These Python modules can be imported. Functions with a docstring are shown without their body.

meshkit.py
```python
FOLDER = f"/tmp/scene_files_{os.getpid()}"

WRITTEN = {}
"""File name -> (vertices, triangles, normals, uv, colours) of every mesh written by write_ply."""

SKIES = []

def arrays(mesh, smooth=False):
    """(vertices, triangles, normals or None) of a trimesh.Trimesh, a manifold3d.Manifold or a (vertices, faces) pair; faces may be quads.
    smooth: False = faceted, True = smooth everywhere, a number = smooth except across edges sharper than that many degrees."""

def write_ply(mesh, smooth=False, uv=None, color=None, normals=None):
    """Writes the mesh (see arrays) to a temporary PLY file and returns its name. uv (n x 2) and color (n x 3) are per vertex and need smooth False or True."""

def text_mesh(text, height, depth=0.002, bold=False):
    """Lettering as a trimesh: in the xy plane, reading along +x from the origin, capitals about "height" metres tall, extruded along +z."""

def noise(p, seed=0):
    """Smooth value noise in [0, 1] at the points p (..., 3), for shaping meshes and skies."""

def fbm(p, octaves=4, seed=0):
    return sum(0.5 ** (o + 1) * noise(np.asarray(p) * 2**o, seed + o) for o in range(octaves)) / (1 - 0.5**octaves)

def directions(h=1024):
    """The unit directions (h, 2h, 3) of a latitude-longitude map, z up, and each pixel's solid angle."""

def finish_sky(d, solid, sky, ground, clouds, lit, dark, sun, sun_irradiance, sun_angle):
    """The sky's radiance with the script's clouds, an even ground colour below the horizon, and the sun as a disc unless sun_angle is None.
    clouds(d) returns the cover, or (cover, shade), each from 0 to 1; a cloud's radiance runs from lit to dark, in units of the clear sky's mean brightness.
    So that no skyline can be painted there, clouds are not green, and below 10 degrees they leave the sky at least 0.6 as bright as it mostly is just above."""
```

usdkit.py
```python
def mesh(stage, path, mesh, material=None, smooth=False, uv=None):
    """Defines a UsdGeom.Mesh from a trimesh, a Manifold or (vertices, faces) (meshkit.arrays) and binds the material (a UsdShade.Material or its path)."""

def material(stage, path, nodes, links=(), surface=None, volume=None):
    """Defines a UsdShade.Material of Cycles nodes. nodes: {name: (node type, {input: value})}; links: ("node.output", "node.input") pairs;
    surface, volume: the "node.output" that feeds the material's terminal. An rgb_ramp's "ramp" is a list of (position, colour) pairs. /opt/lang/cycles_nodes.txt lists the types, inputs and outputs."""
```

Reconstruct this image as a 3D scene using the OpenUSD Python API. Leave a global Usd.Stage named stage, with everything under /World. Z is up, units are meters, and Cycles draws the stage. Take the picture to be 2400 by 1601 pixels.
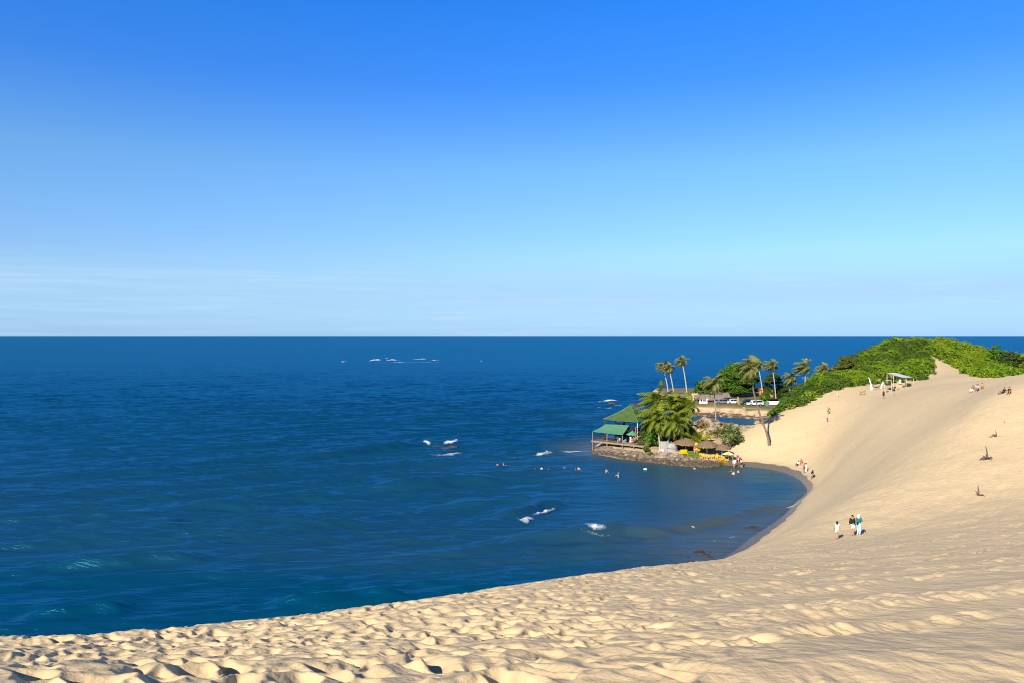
import math, random
import numpy as np, trimesh, manifold3d, usdkit, meshkit
from manifold3d import Manifold
from scipy.interpolate import RBFInterpolator
from scipy.ndimage import map_coordinates, gaussian_filter
from scipy.spatial import cKDTree
from pxr import Usd, UsdGeom, UsdLux, UsdShade, Gf, Sdf, Vt

stage = Usd.Stage.CreateInMemory()
UsdGeom.SetStageUpAxis(stage, 'Z'); UsdGeom.SetStageMetersPerUnit(stage, 1.0)
UsdGeom.Xform.Define(stage, '/World'); UsdGeom.Scope.Define(stage, '/World/Looks')
stage.SetDefaultPrim(stage.GetPrimAtPath('/World'))
rng = np.random.default_rng(7)

# ------------------------------------------------------------------ camera, sky, sun
EYE = 24.5                       # metres above the sea
FPX, HORIZON = 1734.0, 787.5     # focal length and horizon row, in pixels of the 2400-wide photograph
K = EYE / 26.0                   # distances below are given for an eye height of 26
cam = UsdGeom.Camera.Define(stage, '/World/camera')
cam.CreateHorizontalApertureAttr(36.0); cam.CreateVerticalApertureAttr(36.0 * 1601 / 2400)
cam.CreateFocalLengthAttr(36.0 * FPX / 2400)
cam.CreateVerticalApertureOffsetAttr(-(800.5 - HORIZON) / 2400 * 36.0)
cam.CreateClippingRangeAttr((0.1, 200000.0))
cam.CreateFStopAttr(0.0)
cam.CreateExposureAttr(0.87)
cam.AddTranslateOp().Set(Gf.Vec3d(0, 0, EYE)); cam.AddRotateXOp().Set(90.0)

SUN_EL = math.radians(33.0)
sx, sy = -0.54, -0.84
sl = math.hypot(sx, sy); sx, sy = sx / sl, sy / sl
SUN = np.array([sx * math.cos(SUN_EL), sy * math.cos(SUN_EL), math.sin(SUN_EL)])
SUN_ROT = math.atan2(SUN[0], SUN[1])
sun = UsdLux.DistantLight.Define(stage, '/World/sun')
sun.CreateIntensityAttr(1.25); sun.CreateNormalizeAttr(True); sun.CreateAngleAttr(0.53); sun.CreateColorAttr(Gf.Vec3f(1.0, 0.91, 0.75))
sun.AddRotateXYZOp().Set(Gf.Vec3f(90 - math.degrees(SUN_EL), 0, math.degrees(math.atan2(SUN[1], SUN[0])) + 90))

dome = UsdLux.DomeLight.Define(stage, '/World/sky'); dome.CreateIntensityAttr(1.0)
SKY = usdkit.material(stage, '/World/Looks/sky_air', {
    'sky': ('sky_texture', {'sky_type': 'single_scattering', 'sun_disc': False, 'sun_elevation': SUN_EL, 'sun_rotation': SUN_ROT,
                            'altitude': 0.0, 'air_density': 1.0, 'aerosol_density': 0.6, 'ozone_density': 2.0}),
    'tc': ('texture_coordinate', {}),
    'sep': ('separate_xyz', {}),
    # a deep blue above, pale cyan lower down: the clear tropical air of the place
    'tint': ('rgb_ramp', {'ramp': [(0.0, (0.58, 1.02, 1.9)), (0.05, (0.58, 0.92, 1.35)), (0.107, (0.72, 0.985, 1.40)), (0.218, (0.66, 1.09, 1.5)), (0.321, (0.30, 0.90, 1.8)), (0.405, (0.19, 0.92, 1.98)), (0.55, (0.20, 0.66, 1.35)), (1.0, (0.26, 0.50, 0.92))]}),
    'grade': ('mix', {'mix_type': 'multiply', 'fac': 1.0}),
    # thin streaks of far cloud low over the horizon
    'map': ('mapping', {'scale': (1.6, 1.6, 46.0)}),
    'n': ('noise_texture', {'scale': 3.0, 'detail': 6.0, 'roughness': 0.6}),
    'band': ('rgb_ramp', {'ramp': [(0.0, (.8, .8, .8)), (0.035, (.8, .8, .8)), (0.055, (1, 1, 1)), (0.072, (.8, .8, .8)), (0.088, (.35, .35, .35)), (0.108, (0, 0, 0)), (1.0, (0, 0, 0))]}),
    'cov': ('rgb_ramp', {'ramp': [(0.0, (.55, .55, .55)), (0.42, (.75, .75, .75)), (0.60, (.98, .98, .98)), (1.0, (1, 1, 1))]}),
    'cf': ('math', {'math_type': 'multiply'}),
    'cf2': ('math', {'math_type': 'multiply', 'value2': 0.95}),
    'cc': ('rgb_ramp', {'ramp': [(0.35, (3.5, 5.6, 8.3)), (0.55, (3.75, 5.8, 8.2)), (0.72, (4.3, 6.3, 8.3))]}), 'cloud': ('mix', {'mix_type': 'mix'}),
    'bg': ('background_shader', {'strength': 0.065})},
    [('tc.generated', 'sep.vector'), ('sep.z', 'tint.fac'), ('sky.color', 'grade.color1'), ('tint.color', 'grade.color2'),
     ('tc.generated', 'map.vector'), ('map.vector', 'n.vector'), ('n.fac', 'cov.fac'), ('sep.z', 'band.fac'),
     ('cov.color', 'cf.value1'), ('band.color', 'cf.value2'), ('cf.value', 'cf2.value1'), ('cf2.value', 'cloud.fac'),
     ('grade.color', 'cloud.color1'), ('n.fac', 'cc.fac'), ('cc.color', 'cloud.color2'), ('cloud.color', 'bg.color')], surface='bg.background')
UsdShade.MaterialBindingAPI.Apply(dome.GetPrim()).Bind(SKY)

# ------------------------------------------------------------------ helpers for prims, names and labels
COUNT = {}
def numbered(parent, name):
    k = f'{parent}/{name}'
    n = COUNT.get(k, -1) + 1
    COUNT[k] = n
    return k if n == 0 else f'{k}_{n:03d}'
def tag(prim, label=None, cat=None, group=None, kind=None):
    for k, v in (('label', label), ('category', cat), ('group', group), ('kind', kind)):
        if v: prim.SetCustomDataByKey(k, v)
    return prim
def thing(name, label, cat, loc=(0, 0, 0), rotz=0.0, group=None, scale=None):
    x = UsdGeom.Xform.Define(stage, numbered('/World', name))
    x.AddTranslateOp().Set(Gf.Vec3d(*map(float, loc)))
    x.AddRotateZOp().Set(math.degrees(rotz))
    if scale: x.AddScaleOp().Set(Gf.Vec3f(*([scale] * 3 if np.ndim(scale) == 0 else scale)))
    return tag(x.GetPrim(), label, cat, group)
def part(parent, name, mesh, mat, smooth=False, label=None, kind=None):
    path = numbered(str(parent.GetPath()) if parent is not None else '/World', name)
    p = usdkit.mesh(stage, path, mesh, mat, smooth).GetPrim()
    return tag(p, label=label, kind=kind)
def copy_of(root, name, loc, rotz=0.0, label=None, cat=None, group=None, scale=None):
    r = thing(name, label, cat, loc, rotz, group, scale)
    r.GetReferences().AddInternalReference(root.GetPath()); r.SetInstanceable(True)
    return r

# ------------------------------------------------------------------ picture <-> place (to measure positions from the photograph)
def at(px, py, D):
    """The point seen at pixel (px, py) at depth D."""
    Y = D * K
    return np.array([(px - 1200) / FPX * Y, Y, EYE - (py - HORIZON) / FPX * Y])
def sea(px, py):
    return at(px, py, 26 * FPX / (py - HORIZON))

# ------------------------------------------------------------------ materials
def simple(name, color, rough=0.7, spec=0.3, var=0.0, scale=8.0, bump=0.0, metallic=0.0, color2=None, trans=0.0, detail=4.0):
    nodes = {'p': ('principled_bsdf', {'base_color': color, 'roughness': rough, 'specular_ior_level': spec, 'metallic': metallic})}
    links = []; out = 'p.BSDF'
    if var or bump or color2:
        c2 = color2 or tuple(max(0, c * (1 - var)) for c in color)
        c1 = color if color2 else tuple(min(1, c * (1 + var)) for c in color)
        nodes.update({'tc': ('texture_coordinate', {}), 'n': ('noise_texture', {'scale': scale, 'detail': detail, 'roughness': 0.6}),
                      'r': ('rgb_ramp', {'ramp': [(0.3, c2), (0.7, c1)]})})
        links += [('tc.object', 'n.vector'), ('n.fac', 'r.fac'), ('r.color', 'p.base_color')]
        if bump:
            nodes['b'] = ('bump', {'strength': 1.0, 'distance': bump}); links += [('n.fac', 'b.height'), ('b.normal', 'p.normal')]
    if trans:
        nodes['t'] = ('translucent_bsdf', {'color': tuple(min(1, c * 1.6) for c in color)}); nodes['m'] = ('mix_closure', {'fac': trans})
        if 'r' in nodes:
            nodes['g'] = ('hsv', {'value': 1.6}); links += [('r.color', 'g.color'), ('g.color', 't.color')]
        links += [('p.BSDF', 'm.closure1'), ('t.BSDF', 'm.closure2')]; out = 'm.closure'
    return usdkit.material(stage, '/World/Looks/' + name, nodes, links, surface=out)

SANDC = (0.495, 0.370, 0.208)
M = {}
M['sand'] = usdkit.material(stage, '/World/Looks/sand', {
    'geo': ('geometry', {}), 'sep': ('separate_xyz', {}),
    'n1': ('noise_texture', {'scale': 0.07, 'detail': 5.0, 'roughness': 0.6}),
    'c1': ('rgb_ramp', {'ramp': [(0.3, tuple(c * .93 for c in SANDC)), (0.7, SANDC)]}),
    'n2': ('noise_texture', {'scale': 2.2, 'detail': 3.0, 'roughness': 0.55}),
    'c2': ('rgb_ramp', {'ramp': [(0.25, (.88, .88, .88)), (0.75, (1.06, 1.06, 1.06))]}),
    'mul': ('mix', {'mix_type': 'multiply', 'fac': 1.0}),
    # slide marks down the lee face
    'ms': ('mapping', {'rotation': (0, 0, -0.74), 'scale': (0.05, 0.9, 0.3)}), 'ns': ('noise_texture', {'scale': 1.0, 'detail': 5.0, 'roughness': 0.7}), 'cs': ('rgb_ramp', {'ramp': [(0.3, (.93, .93, .94)), (0.7, (1.06, 1.06, 1.05))]}),
    'far': ('map_range', {'from_min': 55.0, 'from_max': 85.0, 'to_min': 0.0, 'to_max': 1.0, 'clamp': True}), 'mul2': ('mix', {'mix_type': 'multiply'}),
    'nw': ('noise_texture', {'scale': 0.35, 'detail': 3.0}),
    'wz': ('math', {'math_type': 'multiply_add', 'value2': 0.7}),
    'wet': ('map_range', {'from_min': 0.92, 'from_max': 1.02, 'to_min': 1.0, 'to_max': 0.0, 'clamp': True}),
    'damp': ('map_range', {'from_min': 1.0, 'from_max': 1.7, 'to_min': 0.22, 'to_max': 0.0, 'clamp': True}),
    'wmax': ('math', {'math_type': 'maximum'}),
    'veg': ('attribute', {'attribute': 'litter'}),
    'wc': ('mix', {'mix_type': 'mix', 'color2': (0.12, 0.095, 0.062)}),
    'vc': ('mix', {'mix_type': 'mix', 'color2': (0.045, 0.05, 0.018)}),
    'rg': ('map_range', {'from_min': 0.0, 'from_max': 1.0, 'to_min': 0.85, 'to_max': 0.16, 'clamp': True}),
    'nb': ('noise_texture', {'scale': 3.2, 'detail': 4.0, 'roughness': 0.55}),
    'nb2': ('noise_texture', {'scale': 60.0, 'detail': 2.0, 'roughness': 0.5}),
    'b': ('bump', {'strength': 0.8, 'distance': 0.09}), 'b2': ('bump', {'strength': 0.5, 'distance': 0.003}),
    'p': ('principled_bsdf', {'specular_ior_level': 0.35})},
    [('geo.position', 'sep.vector'), ('geo.position', 'n1.vector'), ('geo.position', 'n2.vector'), ('geo.position', 'nw.vector'),
     ('n1.fac', 'c1.fac'), ('n2.fac', 'c2.fac'), ('c1.color', 'mul.color1'), ('c2.color', 'mul.color2'),
     ('nw.fac', 'wz.value1'), ('sep.z', 'wz.value3'), ('wz.value', 'wet.value'), ('wz.value', 'damp.value'), ('wet.result', 'wmax.value1'), ('damp.result', 'wmax.value2'),
     ('geo.position', 'ms.vector'), ('ms.vector', 'ns.vector'), ('ns.fac', 'cs.fac'), ('sep.y', 'far.value'), ('far.result', 'mul2.fac'), ('mul.color', 'mul2.color1'), ('cs.color', 'mul2.color2'),
     ('wmax.value', 'wc.fac'), ('mul2.color', 'wc.color1'), ('wc.color', 'vc.color1'), ('veg.fac', 'vc.fac'), ('vc.color', 'p.base_color'),
     ('wet.result', 'rg.value'), ('rg.result', 'p.roughness'),
     ('geo.position', 'nb.vector'), ('geo.position', 'nb2.vector'), ('nb.fac', 'b.height'), ('nb2.fac', 'b2.height'), ('b.normal', 'b2.normal'), ('b2.normal', 'p.normal')],
    surface='p.BSDF')
M['water'] = usdkit.material(stage, '/World/Looks/sea_water', {
    'geo': ('geometry', {}),
    'm1': ('mapping', {'rotation': (0, 0, -0.35), 'scale': (0.24, 1.0, 1.0)}), 'n1': ('noise_texture', {'scale': 0.75, 'detail': 5.0, 'roughness': 0.62, 'distortion': 0.4}),
    'm2': ('mapping', {'rotation': (0, 0, 0.25), 'scale': (0.16, 1.0, 1.0)}), 'n2': ('noise_texture', {'scale': 0.16, 'detail': 5.0, 'roughness': 0.6}),
    'add': ('math', {'math_type': 'multiply_add', 'value2': 2.2}),
    'b': ('bump', {'strength': 1.0, 'distance': 0.34}),
    'depth': ('attribute', {'attribute': 'shallow'}),
    'nc': ('noise_texture', {'scale': 0.012, 'detail': 3.0}),
    'deep': ('rgb_ramp', {'ramp': [(0.3, (0.0001, 0.030, 0.068)), (0.7, (0.0002, 0.039, 0.084))]}),
    'col': ('mix', {'mix_type': 'mix', 'color2': (0.085, 0.085, 0.045)}),
    'p': ('diffuse_bsdf', {'normal': (0, 0, 1)}),
    'vs': ('math', {'math_type': 'power', 'value2': 5.0}),
    'fr': ('fresnel', {'IOR': 1.33}), 'fc': ('math', {'math_type': 'minimum', 'value2': 0.34}), 'tr': ('transparent_bsdf', {}), 'gl': ('glossy_bsdf', {'roughness': 0.30, 'color': (0.16, 0.70, 1.0)}),
    'body': ('mix_closure', {}), 'out': ('mix_closure', {})},
    [('geo.position', 'm1.vector'), ('m1.vector', 'n1.vector'), ('geo.position', 'm2.vector'), ('m2.vector', 'n2.vector'), ('geo.position', 'nc.vector'), ('nc.fac', 'deep.fac'),
     ('n2.fac', 'add.value1'), ('n1.fac', 'add.value3'), ('add.value', 'b.height'),
     ('deep.color', 'col.color1'), ('depth.fac', 'col.fac'), ('col.color', 'p.color'), ('b.normal', 'fr.normal'), ('b.normal', 'gl.normal'),
     ('depth.fac', 'vs.value1'), ('vs.value', 'body.fac'), ('p.BSDF', 'body.closure1'), ('tr.BSDF', 'body.closure2'),
     ('fr.fac', 'fc.value1'), ('fc.value', 'out.fac'), ('body.closure', 'out.closure1'), ('gl.BSDF', 'out.closure2')], surface='out.closure')

# ------------------------------------------------------------------ the dune: one sheet of sand from the camera to the far hill, fitted to measured points
ctl = []
def C(px, py, D): ctl.append(((px - 1200) / FPX, math.log(D), (py - HORIZON) / FPX))
def W(x, y, z): ctl.append((x / y, math.log(y), (26 - z) / y))
def SH(px, py):
    D = 26 * FPX / (py - HORIZON); C(px, py, D); return D
for t in (-1.6, -0.7, 0, 0.7, 1.6): W(2 * t, 2, 23.95 + 0.15 * t)
for px in (-1200, 0, 600, 1200): C(px, 1601, 5.6)
C(1800, 1601, 5.9); C(2400, 1601, 6.2); C(3600, 1590, 6.6)
for p in [(-1200, 1560, 9.5), (0, 1547, 9.5), (600, 1532, 9.5), (1200, 1505, 10), (1800, 1502, 9.8), (2400, 1498, 10), (3600, 1480, 10),
          (-1200, 1530, 18), (0, 1494, 17), (300, 1477, 18), (600, 1452, 20), (800, 1429, 22), (1000, 1402, 24.5), (1300, 1357, 30), (1500, 1329, 37), (1720, 1307, 46),
          (600, 1485, 14.5), (1200, 1422, 17), (1800, 1400, 18.5), (1800, 1335, 33), (2400, 1400, 16.5), (2400, 1300, 32), (2400, 1232, 50), (2400, 1203, 58), (3600, 1350, 17), (3600, 1150, 50),
          (2100, 1400, 17.5), (2100, 1310, 36), (1500, 1420, 17), (1500, 1370, 25), (1200, 1386, 23.5),
          # the hollow and the slope beyond it
          (2010, 1255, 61), (1900, 1280, 54), (2130, 1222, 63), (2294, 1162, 68), (2315, 1077, 76), (2336, 1024, 82), (2285, 918, 95), (2360, 918, 92), (2400, 877, 108), (2320, 889, 115), (2700, 880, 105), (2700, 1150, 62),
          (3600, 870, 108), (3600, 1020, 62), (2500, 874, 107), (2400, 882, 124), (2400, 893, 150), (2320, 893, 132), (2320, 900, 155), (2250, 900, 124), (2250, 894, 142), (2250, 889, 162), (2200, 903, 142),
          # upper edge of the slip face over the bay
          (1790, 1293, 56), (1850, 1262, 62), (1900, 1232, 67), (1990, 1165, 76), (2080, 1100, 85), (2190, 1000, 100), (2250, 955, 103), (2200, 918, 122), (2000, 1000, 141), (2000, 955, 156), (2060, 955, 141), (2060, 935, 158), (1945, 943, 167.5), (1990, 930, 165), (1905, 975, 160), (2120, 925, 142), (1960, 1180, 93), (1960, 1140, 109), (1960, 1100, 119), (1960, 1060, 130), (2030, 1110, 91), (2030, 1080, 102), (2030, 1040, 116), (2100, 1062, 95), (2100, 1030, 104), (2100, 1000, 113), (2100, 960, 127),
          (1920, 1040, 146), (1850, 1035, 152), (1803, 1044, 153), (1939, 989, 157), (1942, 970, 161), (2071, 934, 166), (2103, 912, 185), (2142, 898, 178), (2201, 891, 166), (2037, 907, 178),
          (1948, 919, 174), (1897, 946, 167), (1850, 965, 164), (1832, 963, 168), (1783, 987, 168), (1715, 1008, 165), (1720, 1050, 155),
          # sand tongue between the thickets
          (2230, 880, 180), (2190, 860, 200), (2171, 832, 215), (2240, 862, 205),
          # the hill under the thicket
          (1897, 892, 195), (1957, 876, 200), (2023, 852, 215), (2072, 822, 225), (2126, 803, 235), (2178, 803, 250), (2248, 811, 255), (2330, 839, 245), (2400, 862, 230), (2550, 880, 230),
          (2060, 860, 208), (2120, 850, 212), (2000, 885, 200), (2250, 840, 232), (2310, 862, 215), (2330, 875, 190), (2450, 885, 180)]:
    C(*p)
for x in (110, 150, 200, 260): W(x, 330, 3)
for x in (20, 70, 120, 200, 280): W(x, 420, -3)
W(60, 330, -3); W(20, 330, -3)
# shore round the bay and, hidden below the near crest, on along the foot of the dune
shore = [(1744, 1091), (1812, 1099), (1866, 1115), (1898, 1135), (1901, 1165), (1884, 1192), (1848, 1224), (1794, 1254), (1759, 1285), (1723, 1306)]
for px, py in shore: SH(px, py)
for p in [(1935, 1150, 121), (1890, 1118, 138), (1790, 1090, 149), (1910, 1200, 110), (1868, 1237, 100), (1810, 1274, 93)]:
    D = p[2]; W((p[0] - 1200) / FPX * D, D, 0.75)
for p in [(15, 76, 0), (0, 67, 0), (-20, 58, 0), (-45, 51, 0), (-80, 47, 0), (22, 92, -0.6), (30, 105, -0.7), (36, 118, -0.7), (38, 128, -0.6), (34, 138, -0.7),
          (10, 90, -2), (-10, 80, -2), (-40, 68, -2), (-90, 62, -2), (20, 115, -2), (20, 135, -2), (0, 120, -3), (-60, 110, -3), (-120, 100, -3), (0, 160, -3), (30, 160, -2), (-80, 180, -4),
          (0, 250, -4), (-150, 300, -4), (60, 190, -1.5), (60, 215, -1.5), (40, 230, -2), (80, 240, -1.5), (72, 205, -1.0), (40, 300, -4), (50, 175, -1), (45, 165, -0.5), (100, 300, -2), (150, 360, -2)]:
    W(*p)
ctl = np.array(ctl)
rbf = RBFInterpolator(ctl[:, :2], ctl[:, 2], kernel='thin_plate_spline', smoothing=1e-4)
GT = np.linspace(-1.7, 1.7, 341); GV = np.linspace(math.log(1.8), math.log(430), 330)
gt, gv = np.meshgrid(GT, GV, indexing='ij')
GS = rbf(np.stack([gt.ravel(), gv.ravel()], 1)).reshape(gt.shape)
GS = gaussian_filter(GS, 1.6)
_w = np.exp(-((gt - 0.50) / 0.16) ** 2 - ((gv - math.log(98)) / 0.20) ** 2); _w = np.clip(1.6 * _w, 0, 1)
GS = GS * (1 - _w) + gaussian_filter(GS, 4.0) * _w
def slope_at(t, v):
    t, v = np.broadcast_arrays(np.asarray(t, float), np.asarray(v, float))
    r = map_coordinates(GS, [((t - GT[0]) / (GT[1] - GT[0])).ravel(), ((v - GV[0]) / (GV[1] - GV[0])).ravel()], order=1, mode='nearest')
    return r.reshape(t.shape)
def dune_z(x, y):
    """Height of the sand at a place (metres)."""
    X, Y = np.asarray(x, float) / K, np.maximum(np.asarray(y, float) / K, 1.8)
    return (26 - slope_at(X / Y, np.log(Y)) * Y) * K
def hit(px, py, lo=3.0, hi=330.0):
    """The place on the sand seen at a pixel."""
    v = np.linspace(math.log(lo), math.log(hi), 4000)
    s = slope_at(np.full_like(v, (px - 1200) / FPX), v)
    k = np.argmax(s <= (py - HORIZON) / FPX)
    p = at(px, py, math.exp(v[k])); p[2] = float(dune_z(p[0], p[1]))
    return p

def smooth01(x, a, b):
    t = np.clip((np.asarray(x, float) - a) / (b - a), 0, 1); return t * t * (3 - 2 * t)
def cells(x, y, spacing, seed, stretch=(1, 1), rot=0.0):
    """Distance to the nearest of many scattered spots (in units of the spacing), and that spot's number."""
    c, s = math.cos(rot), math.sin(rot)
    u, w = (c * x + s * y) / stretch[0], (-s * x + c * y) / stretch[1]
    r = np.random.default_rng(seed)
    u0, u1, w0, w1 = u.min() - 2, u.max() + 2, w.min() - 2, w.max() + 2
    a, b = np.meshgrid(np.arange(u0, u1, spacing), np.arange(w0, w1, spacing), indexing='ij')
    p = np.stack([a.ravel(), b.ravel()], 1) + r.uniform(-.45, .45, (a.size, 2)) * spacing
    d, i = cKDTree(p).query(np.stack([u, w], 1), k=2)
    return d[:, 0] / spacing, d[:, 1] / spacing, i[:, 0], r.uniform(0, 1, a.size)
def trampled(x, y, D):
    """Footprints and wind-worn lumps in the sand: hollows that meet in sharp rims."""
    p3 = np.stack([x, y, np.zeros_like(x)], 1)
    wx = (meshkit.fbm(p3 * 1.3, 3, 11) - .5) * .5; wy = (meshkit.fbm(p3 * 1.3, 3, 12) - .5) * .5
    big = meshkit.fbm(p3 * 0.22, 3, 13)
    # drifted bands that run across the slope on the right: smooth strips between rows of prints
    s = -0.50 * x + 0.86 * y + (meshkit.fbm(p3 * 0.18, 2, 15) - .5) * 1.6
    lane = 0.5 + 0.5 * np.sin(s * 2.1 + 0.9 * np.sin(s * 0.9))
    right = smooth01(x / np.maximum(y, .1), -0.05, 0.5)
    rough = (1 - right) * (0.55 + 0.45 * smooth01(big, .35, .55)) + right * (0.12 + 0.88 * smooth01(lane, .55, .85)) * 0.62
    rough = rough * (1 - right * 0.75 * (1 - smooth01(D, 5.5, 9.5)))
    out = np.zeros_like(x)
    a = np.where(D < 80)[0]
    xx, yy = x[a] + wx[a], y[a] + wy[a]
    def hollows(xx, yy, Dn, rg, spacing, depth, power, share, seed, stretch, rot, f0, f1):
        d1, d2, i, h = cells(xx, yy, spacing, seed, stretch, rot)
        dep = np.where(h[i] > 1 - share, 0.35 + 0.65 * (h[i] - 1 + share) / share, 0.10)
        return -(1 - (d1 / np.maximum(d2, 1e-6)) ** power) ** 1.9 * dep * depth * rg * (1 - smooth01(Dn, f0, f1))
    out[a] += hollows(xx, yy, D[a], rough[a], 0.41, 0.215, 2.3, 0.72, 3, (1.55, 0.72), -0.95, 40, 80)
    out[a] += hollows(xx, yy, D[a], rough[a], 0.20, 0.055, 2.2, 0.5, 4, (1.15, 0.85), -0.3, 18, 36)
    out += hollows(x + wx, y + wy, D, rough, 1.3, 0.12, 2.0, 0.6, 5, (1.4, 0.8), 0.5, 60, 110)
    out += right * (lane ** 2 - .4) * 0.20 * (1 - smooth01(D, 18, 40))
    out += right * (np.sqrt(np.sin(s * 2.6 + 1.3 * np.sin(s * .7)) ** 2 + .03) - .6) * 0.07 * (1 - smooth01(D, 9, 20))
    # an old trench at the left, its near edge a small step away from the sun
    a0, a1 = np.array([-6.9, 9.6]) * K, np.array([-4.4, 10.3]) * K; e = (a1 - a0) / np.hypot(*(a1 - a0)); u = (x - a0[0]) * e[0] + (y - a0[1]) * e[1]; v = -(x - a0[0]) * e[1] + (y - a0[1]) * e[0] + (meshkit.fbm(p3 * 1.1, 2, 19) - .5) * .5
    out -= 0.38 * smooth01(v, 0, .22) * (1 - smooth01(v, .35, 1.1)) * smooth01(u, -4, -2) * (1 - smooth01(u, 2.2, 4.0))
    out += (meshkit.fbm(p3 * 0.5, 3, 17) - .5) * 0.25 * (1 - smooth01(D, 60, 110)) * smooth01(D, 4, 12)
    return out

tc = np.concatenate([np.linspace(-1.6, -0.76, 42)[:-1], np.linspace(-0.76, 0.76, 700), np.linspace(0.76, 1.6, 42)[1:]])
vr = np.concatenate([np.linspace(math.log(1.9), math.log(3.4), 60)[:-1], np.linspace(math.log(3.4), math.log(32), 600)[:-1], np.linspace(math.log(32), math.log(95), 190)[:-1], np.linspace(math.log(95), math.log(425), 150)])
nr, nc = len(vr), len(tc)
vv, tt = np.meshgrid(vr, tc, indexing='ij')
Yu = np.exp(vv)
Zu = 26 - slope_at(tt.ravel(), vv.ravel()).reshape(tt.shape) * Yu
X, Y, Z = (tt * Yu * K).ravel(), (Yu * K).ravel(), (Zu * K).ravel()
bump = trampled(X, Y, Y)
bg_ = bump.reshape(nr, nc); nn_ = int(np.searchsorted(vr, math.log(30)))
n9_ = int(np.searchsorted(vr, math.log(10)))
soft_, crisp_ = gaussian_filter(bg_, 1.35), gaussian_filter(bg_, 0.8); bg_[:nn_] = crisp_[:nn_]; w9_ = 1 - smooth01(np.arange(nr), n9_ - 90, n9_ + 40)[:, None]; bg_ = bg_ * (1 - w9_) + soft_ * w9_; bump = bg_.ravel()
slip = smooth01(Z, 0.6, 2.0)
Z = Z + bump * slip
pts = np.stack([X, Y, Z], 1)
idx = np.arange(nr * nc).reshape(nr, nc)
quad = np.stack([idx[:-1, :-1], idx[:-1, 1:], idx[1:, 1:], idx[1:, :-1]], -1).reshape(-1, 4)
quad = quad[(Z[quad] > -1.6).any(1)]
# veg litter: where the thicket covers the hill
VEG_EDGE = np.array([(1780, 992), (1835, 969), (1850, 966), (1897, 947), (1932, 928), (1948, 919), (1981, 912), (2014, 907), (2037, 906), (2060, 904), (2103, 903), (2142, 898), (2201, 890), (2207, 886), (2192, 868), (2187, 845), (2173, 834), (2196, 842), (2236, 864), (2262, 878), (2290, 888), (2318, 889), (2400, 880), (2600, 880)], float)
def veg_mask(x, y, z, margin=0.0):
    px, py = 1200 + x / y * FPX, HORIZON + (EYE - z) / y * FPX
    yy = np.interp(px, VEG_EDGE[:, 0], VEG_EDGE[:, 1], left=0)
    inside = (py < yy - margin) & (y > 160 * K) & (y < 300 * K)
    # the tongue of sand that climbs between the two thickets
    tongue = (py > 831) & (py > np.interp(px, [2165, 2175, 2196, 2236, 2262, 2290], [815, 829, 842, 864, 878, 888])) & (px > np.interp(py, [830, 845, 868, 890], [2168, 2187, 2192, 2204])) & (px < 2290) & (y > 165 * K)
    return inside & ~tongue
lit = veg_mask(X, Y, Z, 14.0).astype(np.float32)
used, inv = np.unique(quad, return_inverse=True)
dune = usdkit.mesh(stage, '/World/sand_dune', (pts[used], inv.reshape(quad.shape)), M['sand'], True)
UsdGeom.PrimvarsAPI(dune).CreatePrimvar('litter', Sdf.ValueTypeNames.FloatArray, 'vertex').Set(Vt.FloatArray.FromNumpy(lit[used]))
tag(dune.GetPrim(), 'pale sand dune sweeping round the bay, trampled with footprints', None, kind='structure')
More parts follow.
